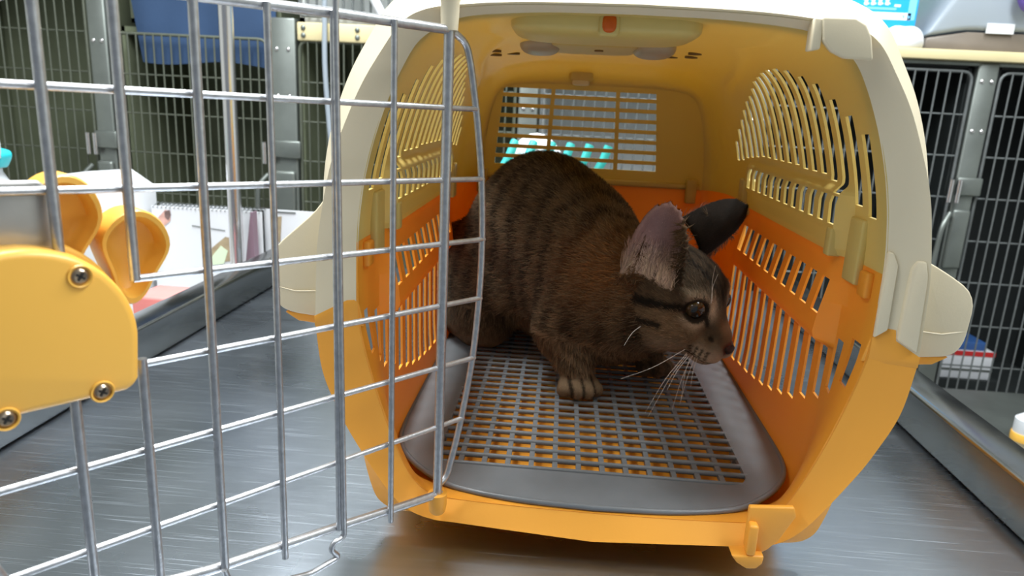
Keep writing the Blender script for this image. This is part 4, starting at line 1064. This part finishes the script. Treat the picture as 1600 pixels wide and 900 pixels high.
def cat_color(P, Nn):
    n1 = vnoise(P, 60, 1); n2 = vnoise(P, 170, 2); n3 = vnoise(P, 420, 3)
    base = np.tile(np.array([.090, .062, .036]), (len(P), 1))
    dark = np.array([.012, .009, .006]); tan = np.array([.19, .112, .054]); pale = np.array([.60, .45, .30])
    c = mixc(base, tan, .35 * n1 + .25 * (n2 - .4)); c = mixc(c, dark, np.clip((n3 - .45) * 1.3, 0, .55))
    # trunk stripes: run round the body, wobbling
    s_ = (P - np.array([-.06, .35, .1])) @ BF; lat = (P - np.array([-.02, .31, .1])) @ BLf
    wob = .020 * (vnoise(P, 35, 7) - .5) + .012 * (P[:, 2] - .1) * 4 * .5
    st = np.sin((s_ + wob) * 2 * math.pi / .0235 + 1.1); body = (np.linalg.norm((P - HC), axis=1) > .050)
    c = mixc(c, dark, np.where(body, sm(-.1, .7, st) * (.45 + .50 * n1) * sm(.045, .075, P[:, 2]), 0))
    spine = sm(.185, .225, P[:, 2]) * body; c = mixc(c, dark, .62 * spine)                    # dark back
    # warm patch behind the ear and on the shoulder
    c = mixc(c, [.24, .105, .035], .85 * np.exp(-(np.linalg.norm(P - at(948, 425, 1, .215), axis=1) / .034) ** 2))
    belly = sm(-.2, -.75, Nn[:, 2]) * body; c = mixc(c, [.30, .20, .12], .45 * belly)
    # foreleg bands and paws
    leg = (P[:, 2] < .075) & (np.linalg.norm(P[:, :2] - np.array([-.012, .22]), axis=1) < .05)
    c = mixc(c, [.25, .165, .095], np.where(leg, .75, 0)); c = mixc(c, dark, np.where(leg & (P[:, 2] > .038), sm(.25, .8, np.sin(P[:, 2] * 2 * math.pi / .0125 + 6 * P[:, 0] / .02)) * .65, 0))
    paw = (P[:, 2] < .040) & (np.linalg.norm(P[:, :2] - np.array([-.006, .198]), axis=1) < .035); c = mixc(c, [.16, .115, .07], np.where(paw, .7, 0))
    lt = (P[:, :2] - np.array([-.008, .207])) @ np.array([.975, .222]); fw = (P[:, :2] - np.array([-.008, .207])) @ np.array([.222, -.975])
    gr = np.minimum(np.abs(lt), np.minimum(np.abs(lt - .0105), np.abs(lt + .0105))); c = mixc(c, dark, np.where(paw & (fw > .004), .9 * sm(.0022, .0006, gr), 0))
    # head
    hl = np.stack([(P - HC) @ HF, (P - HC) @ HL, (P - HC) @ HU], 1) / HS; f_, b_, u_ = hl.T; ab = np.abs(b_)
    hm = np.linalg.norm((hl - np.array([.005, 0, -.003])) / np.array([.060, .046, .046]), axis=1) < 1.05
    earm = np.zeros(len(P), bool); einner = np.zeros(len(P))
    for (ec, er, ed, ep, eb, et) in EARS:
        dd = np.min(np.linalg.norm(P[:, None, :] - ep[None, ::3, :], axis=2), axis=1) if len(P) < 400000 else np.full(len(P), 1)
        m = (dd < .010) & (u_ > .020); earm |= m; einner = np.maximum(einner, np.where(m, sm(.0, .45, Nn @ ed), 0))
    def H(col, t): nonlocal c; c = mixc(c, col, np.where(hm & ~earm, t, 0))
    H([.080, .054, .031], .75); H(dark, .55 * sm(.010, .026, u_) * (.5 + .7 * n2))
    H([.29, .18, .095], .70 * np.exp(-((f_ - .014) / .024) ** 2 - ((ab - .032) / .020) ** 2 - ((u_ + .006) / .013) ** 2))       # cheeks
    H(dark, .85 * sm(.0034, .0008, np.abs(ab - (.006 + .010 * np.clip((.03 - f_) / .04, 0, 1)))) * sm(.012, .018, u_))      # forehead stripes
    H(dark, .8 * sm(.0032, .0008, ab) * sm(.016, .022, u_))
    A3 = np.stack([f_, ab, u_], 1)
    def line(p, q, wd, t, col=dark): H(col, t * sm(wd, wd * .35, lseg(A3, p, q)))
    A2 = np.stack([f_, u_], 1)
    def line2(p, q, wd, t): H(dark, t * sm(wd, wd * .35, lseg(A2, p, q)) * sm(.020, .026, ab))
    line2((.018, .0105), (.002, .0065), .0042, .98); line2((.002, .0065), (-.026, -.0020), .0054, .98)            # eye line
    line2((.014, -.0060), (-.004, -.0095), .0040, .95); line2((-.004, -.0095), (-.022, -.0150), .0042, .85)       # cheek line
    line2((-.012, .0200), (-.024, .0100), .0030, .6)
    H(pale, .90 * np.exp(-(np.linalg.norm((A3 - np.array([.0265, .0215, .0205])) / np.array([.009, .010, .0042]), axis=1)) ** 2))      # pale brow
    H(pale, .85 * np.exp(-(np.linalg.norm((A3 - np.array([.0290, .0225, .0030])) / np.array([.008, .008, .0036]), axis=1)) ** 2))     # pale lower lid
    H(pale, .80 * np.exp(-(np.linalg.norm((A3 - np.array([.0330, .0105, .0150])) / np.array([.006, .004, .008]), axis=1)) ** 2))
    H(dark, .95 * sm(.0120, .0098, np.linalg.norm(A3 - np.array([.0252, .0195, .0118]), axis=1)))                          # eye rim
    line((.0335, .0135, .0080), (.0440, .0105, -.0060), .0030, .95)                                                        # tear line
    H([.17, .085, .040], .75 * sm(.0080, .0040, ab) * sm(.030, .036, f_) * sm(-.012, -.006, u_) * sm(.012, .006, u_))       # nose bridge
    muz = np.exp(-(np.linalg.norm((A3 - np.array([.0430, .0095, -.0170])) / np.array([.0135, .0105, .0080]), axis=1)) ** 4); H([.74, .58, .42], .95 * muz)
    H([.70, .55, .40], .9 * np.exp(-(np.linalg.norm((A3 - np.array([.034, .006, -.027])) / np.array([.016, .014, .0075]), axis=1)) ** 2))
    H([.55, .40, .26], .80 * np.exp(-(np.linalg.norm((A3 - np.array([.016, .024, -.020])) / np.array([.024, .016, .008]), axis=1)) ** 2))
    for r_, u0 in enumerate((-.0125, -.0155, -.0185)):
        for k in range(4): H(dark, .85 * sm(.0017, .0007, np.linalg.norm(A3 - np.array([.0475 - .0042 * k, .0150 + .0018 * k + (.0005 * r_), u0 - .0008 * k]), axis=1)) if False else .85 * sm(.0019, .0008, np.hypot(f_ - (.0485 - .0043 * k), u_ - (u0 - .0006 * k))) * (ab > .006))
    H(dark, .85 * sm(.0017, .0006, np.abs(u_ + .0225 + .10 * (.045 - f_))) * (f_ > .028) * (ab < .017))                    # mouth
    H([.10, .028, .018], .95 * sm(.0072, .0055, np.linalg.norm((hl - np.array([.0555, 0, -.0085])), axis=1)))              # nose leather
    # ears
    back = np.array([.018, .013, .009]); inn = mixc(np.tile(np.array([.34, .215, .195]), (len(P), 1)), [.20, .135, .155], .8 * vnoise(P, 55, 4))
    c[earm] = back * (1 - .35 * n2[earm][:, None])
    for (ec, er, ed, ep, eb, et) in EARS:
        q = np.clip(((P - eb) @ (et - eb)) / ((et - eb) @ (et - eb)), 0, 1); m = earm & (np.linalg.norm(P - ec, axis=1) < er)
        tuft = mixc(inn, [.40, .29, .19], .9 * sm(.50, .12, q) * (.4 + .6 * n3))
        t = np.where(m, einner, 0); c = mixc(c, [0, 0, 0], t) + tuft * np.clip(t, 0, 1)[:, None]
    return c, hm | earm, earm, einner
CC, CH, CE, CI = cat_color(CV, CN)
me = bpy.data.meshes.new('tabby_cat_body')
base_c = np.array([-.01, .29, MZ])
me.from_pydata([], [], []); me.vertices.add(len(CV)); me.vertices.foreach_set('co', (CV - base_c).astype(np.float32).ravel())
me.loops.add(CF.size); me.loops.foreach_set('vertex_index', CF.astype(np.int32).ravel())
me.polygons.add(len(CF)); me.polygons.foreach_set('loop_start', np.arange(0, CF.size, 4, dtype=np.int32))
me.update(calc_edges=True); me.validate(); me.polygons.foreach_set('use_smooth', np.ones(len(me.polygons), bool))
ca = me.color_attributes.new('coat', 'FLOAT_COLOR', 'POINT'); ca.data.foreach_set('color', np.c_[CC, np.ones(len(CC))].astype(np.float32).ravel())
def coat(name, rough, sheen):
    m = bpy.data.materials.new(name); m.use_nodes = True; b = m.node_tree.nodes['Principled BSDF']
    a = m.node_tree.nodes.new('ShaderNodeAttribute'); a.attribute_name = 'coat'
    hs = m.node_tree.nodes.new('ShaderNodeTexNoise'); hs.inputs['Scale'].default_value = 900
    mv = m.node_tree.nodes.new('ShaderNodeVectorMath'); mv.operation = 'SCALE'; mr = m.node_tree.nodes.new('ShaderNodeMapRange'); mr.inputs[1].default_value = .3; mr.inputs[2].default_value = .7; mr.inputs[3].default_value = .75; mr.inputs[4].default_value = 1.3
    L_ = m.node_tree.links; L_.new(hs.outputs['Fac'], mr.inputs[0]); L_.new(a.outputs['Color'], mv.inputs[0]); L_.new(mr.outputs[0], mv.inputs['Scale']); L_.new(mv.outputs[0], b.inputs['Base Color'])
    b.inputs['Roughness'].default_value = rough; b.inputs['Specular IOR Level'].default_value = .10; return m
M['coat'] = coat('tabby_coat', .75, 0); M['fur'] = coat('tabby_fur', .8, 0)
me.materials.append(M['coat'])
catT = thing('cat', 'brown tabby cat crouching in the carrier with its head turned to the right', 'cat', tuple(base_c))
catB = link(bpy.data.objects.new('body', me), catT, tuple(base_c))
# --- fur blades
rng = np.random.RandomState(11)
v0, v1, v2 = CV[CF[:, 0]], CV[CF[:, 1]], CV[CF[:, 2]]
area_q = np.linalg.norm(np.cross(v2 - v0, CV[CF[:, 3]] - v1), axis=1); NF = 150000
pick = rng.choice(len(CF), NF, p=area_q / area_q.sum()); ab_ = rng.rand(NF, 2)
P = (CV[CF[pick, 0]] * ((1 - ab_[:, :1]) * (1 - ab_[:, 1:])) + CV[CF[pick, 1]] * (ab_[:, :1] * (1 - ab_[:, 1:])) + CV[CF[pick, 2]] * (ab_[:, :1] * ab_[:, 1:]) + CV[CF[pick, 3]] * ((1 - ab_[:, :1]) * ab_[:, 1:]))
Nn = CN[CF[pick, 0]]; Cc = CC[CF[pick, 0]]; hd_ = CH[CF[pick, 0]]; er_ = CE[CF[pick, 0]]; ei_ = CI[CF[pick, 0]]
hl = np.stack([(P - HC) @ HF, (P - HC) @ HL, (P - HC) @ HU], 1) / HS
keep = ~(np.linalg.norm(hl - np.array([.0555, 0, -.0085]), axis=1) < .0075)
for s in (1, -1): keep &= ~(np.linalg.norm(hl - np.array([.0280, s * .0205, .0122]), axis=1) < .0098)
eq_ = np.zeros(NF)
for (ec, er, ed, ep, eb, et) in EARS: eq_ = np.where(er_ & (np.linalg.norm(P - ec, axis=1) < er), ((P - eb) @ (et - eb)) / ((et - eb) @ (et - eb)), eq_)
keep &= ~((ei_ > .4) & (eq_ > .42) & (rng.rand(NF) < .85))
P, Nn, Cc, hd_, er_, hl, ei_, eq_ = [a[keep] for a in (P, Nn, Cc, hd_, er_, hl, ei_, eq_)]; n = len(P)
flow = np.tile(-BF + np.array([0, 0, -.25]), (n, 1))
legm = (P[:, 2] < .07) & ~hd_; flow[legm] = np.array([0, 0, -1.0]) + .2 * np.array([.2, -1, 0])
nosep = hw_(.056, 0, -.004); flow[hd_] = (P - nosep)[hd_]; 
for (ec, er, ed, ep, eb, et) in EARS: flow[er_ & (np.linalg.norm(P - ec, axis=1) < er)] = (et - eb)
flow /= np.linalg.norm(flow, axis=1)[:, None] + 1e-9
flow += rng.randn(n, 3) * .22; tg = flow - Nn * (flow * Nn).sum(1)[:, None]; tg /= np.linalg.norm(tg, axis=1)[:, None] + 1e-9
lift = np.where(hd_, .30, .34)[:, None] + rng.rand(n, 1) * .16; dr = tg + Nn * lift; dr /= np.linalg.norm(dr, axis=1)[:, None]
fd = np.clip(np.linalg.norm(P - nosep, axis=1) / .05, .30, 1)
ln = np.where(hd_, .0052 * fd, .0095) * (.65 + .7 * rng.rand(n)); ln = np.where(er_, .0032, ln); ln = np.where(er_ & (ei_ > .3) & (eq_ < .42), .0110, ln); ln = np.where((P[:, 2] < .045) & ~hd_, .0024, ln)
wd = np.where(hd_, .00022, .00028); side = np.cross(dr, Nn); side /= np.linalg.norm(side, axis=1)[:, None] + 1e-9
root = P - Nn * .0006
V = np.empty((n, 5, 3)); mid = root + dr * (ln * .55)[:, None] + Nn * (ln * .05)[:, None]
V[:, 0] = root - side * wd[:, None]; V[:, 1] = root + side * wd[:, None]; V[:, 2] = mid + side * (wd * .8)[:, None]; V[:, 3] = mid - side * (wd * .8)[:, None]; V[:, 4] = root + dr * ln[:, None] - Nn * (ln * .06)[:, None]
V[:, :, 2] = np.maximum(V[:, :, 2], .0205)
jit = np.exp(rng.randn(n) * .28)[:, None]; tipc = (rng.rand(n, 1) < .22) & ~hd_[:, None]
Cc = np.clip(Cc * jit, 0, .8); Cc = np.where(tipc, Cc * .4 + np.array([.19, .135, .08]) * .6, Cc)
o5 = np.arange(n)[:, None] * 5
quad = (o5 + np.array([0, 1, 2, 3])); tri = (o5 + np.array([3, 2, 4]))
fm = bpy.data.meshes.new('fur'); fm.vertices.add(n * 5); fm.vertices.foreach_set('co', (V - base_c).astype(np.float32).ravel())
li = np.concatenate([quad.ravel(), tri.ravel()]).astype(np.int32); fm.loops.add(len(li)); fm.loops.foreach_set('vertex_index', li)
fm.polygons.add(2 * n); fm.polygons.foreach_set('loop_start', np.concatenate([np.arange(n) * 4, n * 4 + np.arange(n) * 3]).astype(np.int32))
fm.update(calc_edges=True); fm.polygons.foreach_set('use_smooth', np.ones(2 * n, bool))
fa = fm.color_attributes.new('coat', 'FLOAT_COLOR', 'POINT'); fa.data.foreach_set('color', np.c_[np.repeat(Cc, 5, 0), np.ones(n * 5)].astype(np.float32).ravel())
fn = (Nn * .75 + dr * .2); fn /= np.linalg.norm(fn, axis=1)[:, None]
fm.normals_split_custom_set_from_vertices(np.repeat(fn, 5, 0).astype(np.float32))
fm.materials.append(M['fur'])
fo = link(bpy.data.objects.new('fur', fm), catT, tuple(base_c)); fo['kind'] = 'stuff'
# --- eyes, nose, whiskers
M['iris'] = mat('cat_iris', (.055, .032, .012), .12, spec=.7, var=.3, vscale=300); M['pupil'] = mat('cat_pupil', (.004, .004, .004), .06, spec=.8)
M['nose_leather'] = mat('nose_leather', (.040, .017, .012), .65, spec=.2); M['whisker'] = mat('whisker', (.80, .76, .70), .4)
def ball(name, c, r, d, cap, material, parent, n=18, m=9):
    d = unit(d); e1 = unit(np.cross(d, [.1, .2, 1])); e2 = np.cross(d, e1); V = [tuple(c + d * r)]; Fc = []
    for i in range(1, m + 1):
        th = cap * i / m
        for j in range(n): a = 2 * math.pi * j / n; V.append(tuple(c + r * (math.cos(th) * d + math.sin(th) * (math.cos(a) * e1 + math.sin(a) * e2))))
    for j in range(n): Fc.append((0, 1 + j, 1 + (j + 1) % n))
    for i in range(m - 1):
        for j in range(n): Fc.append((1 + i * n + j, 1 + (i + 1) * n + j, 1 + (i + 1) * n + (j + 1) % n, 1 + i * n + (j + 1) % n))
    return mk(name, V, Fc, material, parent)
for s in (1, -1):
    c = hw_(.0236, s * .0186, .0122); d = .78 * HF + s * .60 * HL + .05 * HU
    ey = ball('eye', c, .0082 * HS, d, math.pi * .98, 'iris', catT); ey['label'] = 'amber brown eye'
    ball('pupil', c, .00835 * HS, unit(d) + .10 * HF, .72, 'pupil', ey)
v, f = ellip_vf((0, 0, 0), (1, 1, 1), 18, 10)
mk('nose', [tuple(hw_(.0552 + .0030 * p[0], .0060 * p[1] * (1.0 if p[2] > 0 else .75), -.0085 + .0040 * p[2])) for p in v], f, 'nose_leather', catT)
def toW(px, py, Y): return at(px, py, 1, Y)
ys_ = .178
for (a, b, m_) in [((1070, 546), (970, 592), (1020, 574)), ((1073, 552), (1008, 645), (1040, 592)), ((1074, 554), (1012, 652), (1046, 592)), ((1077, 556), (1042, 610), (1058, 580)), ((1082, 556), (1050, 640), (1066, 590)), ((1086, 558), (1062, 632), (1074, 590)), ((1090, 558), (1079, 605), (1083, 580)), ((1079, 557), (1064, 626), (1070, 585)), ((1005, 507), (975, 540), (988, 520))]:
    r0 = hw_(.040 - (1090 - a[0]) * .00012, -.0155, -.0150) if a[0] > 1060 else None
    A0 = np.array(toW(*a, ys_ + .012)); A1 = np.array(toW(*b, ys_ - .020)); Am = np.array(toW(*m_, ys_ - .006))
    tube('whisker', crom([A0, Am, A1], 5), np.linspace(.00028, .00009, 11), 'whisker', catT, 5)
for (a, b, m_) in [((1113, 470), (1118, 415), (1113, 440)), ((1111, 474), (1122, 428), (1114, 448))]:
    A0, A1, Am = [np.array(toW(*q_, .185)) for q_ in (a, b, m_)]; tube('whisker', crom([A0, Am, A1], 4), np.linspace(.00022, .00008, 9), 'whisker', catT, 5)
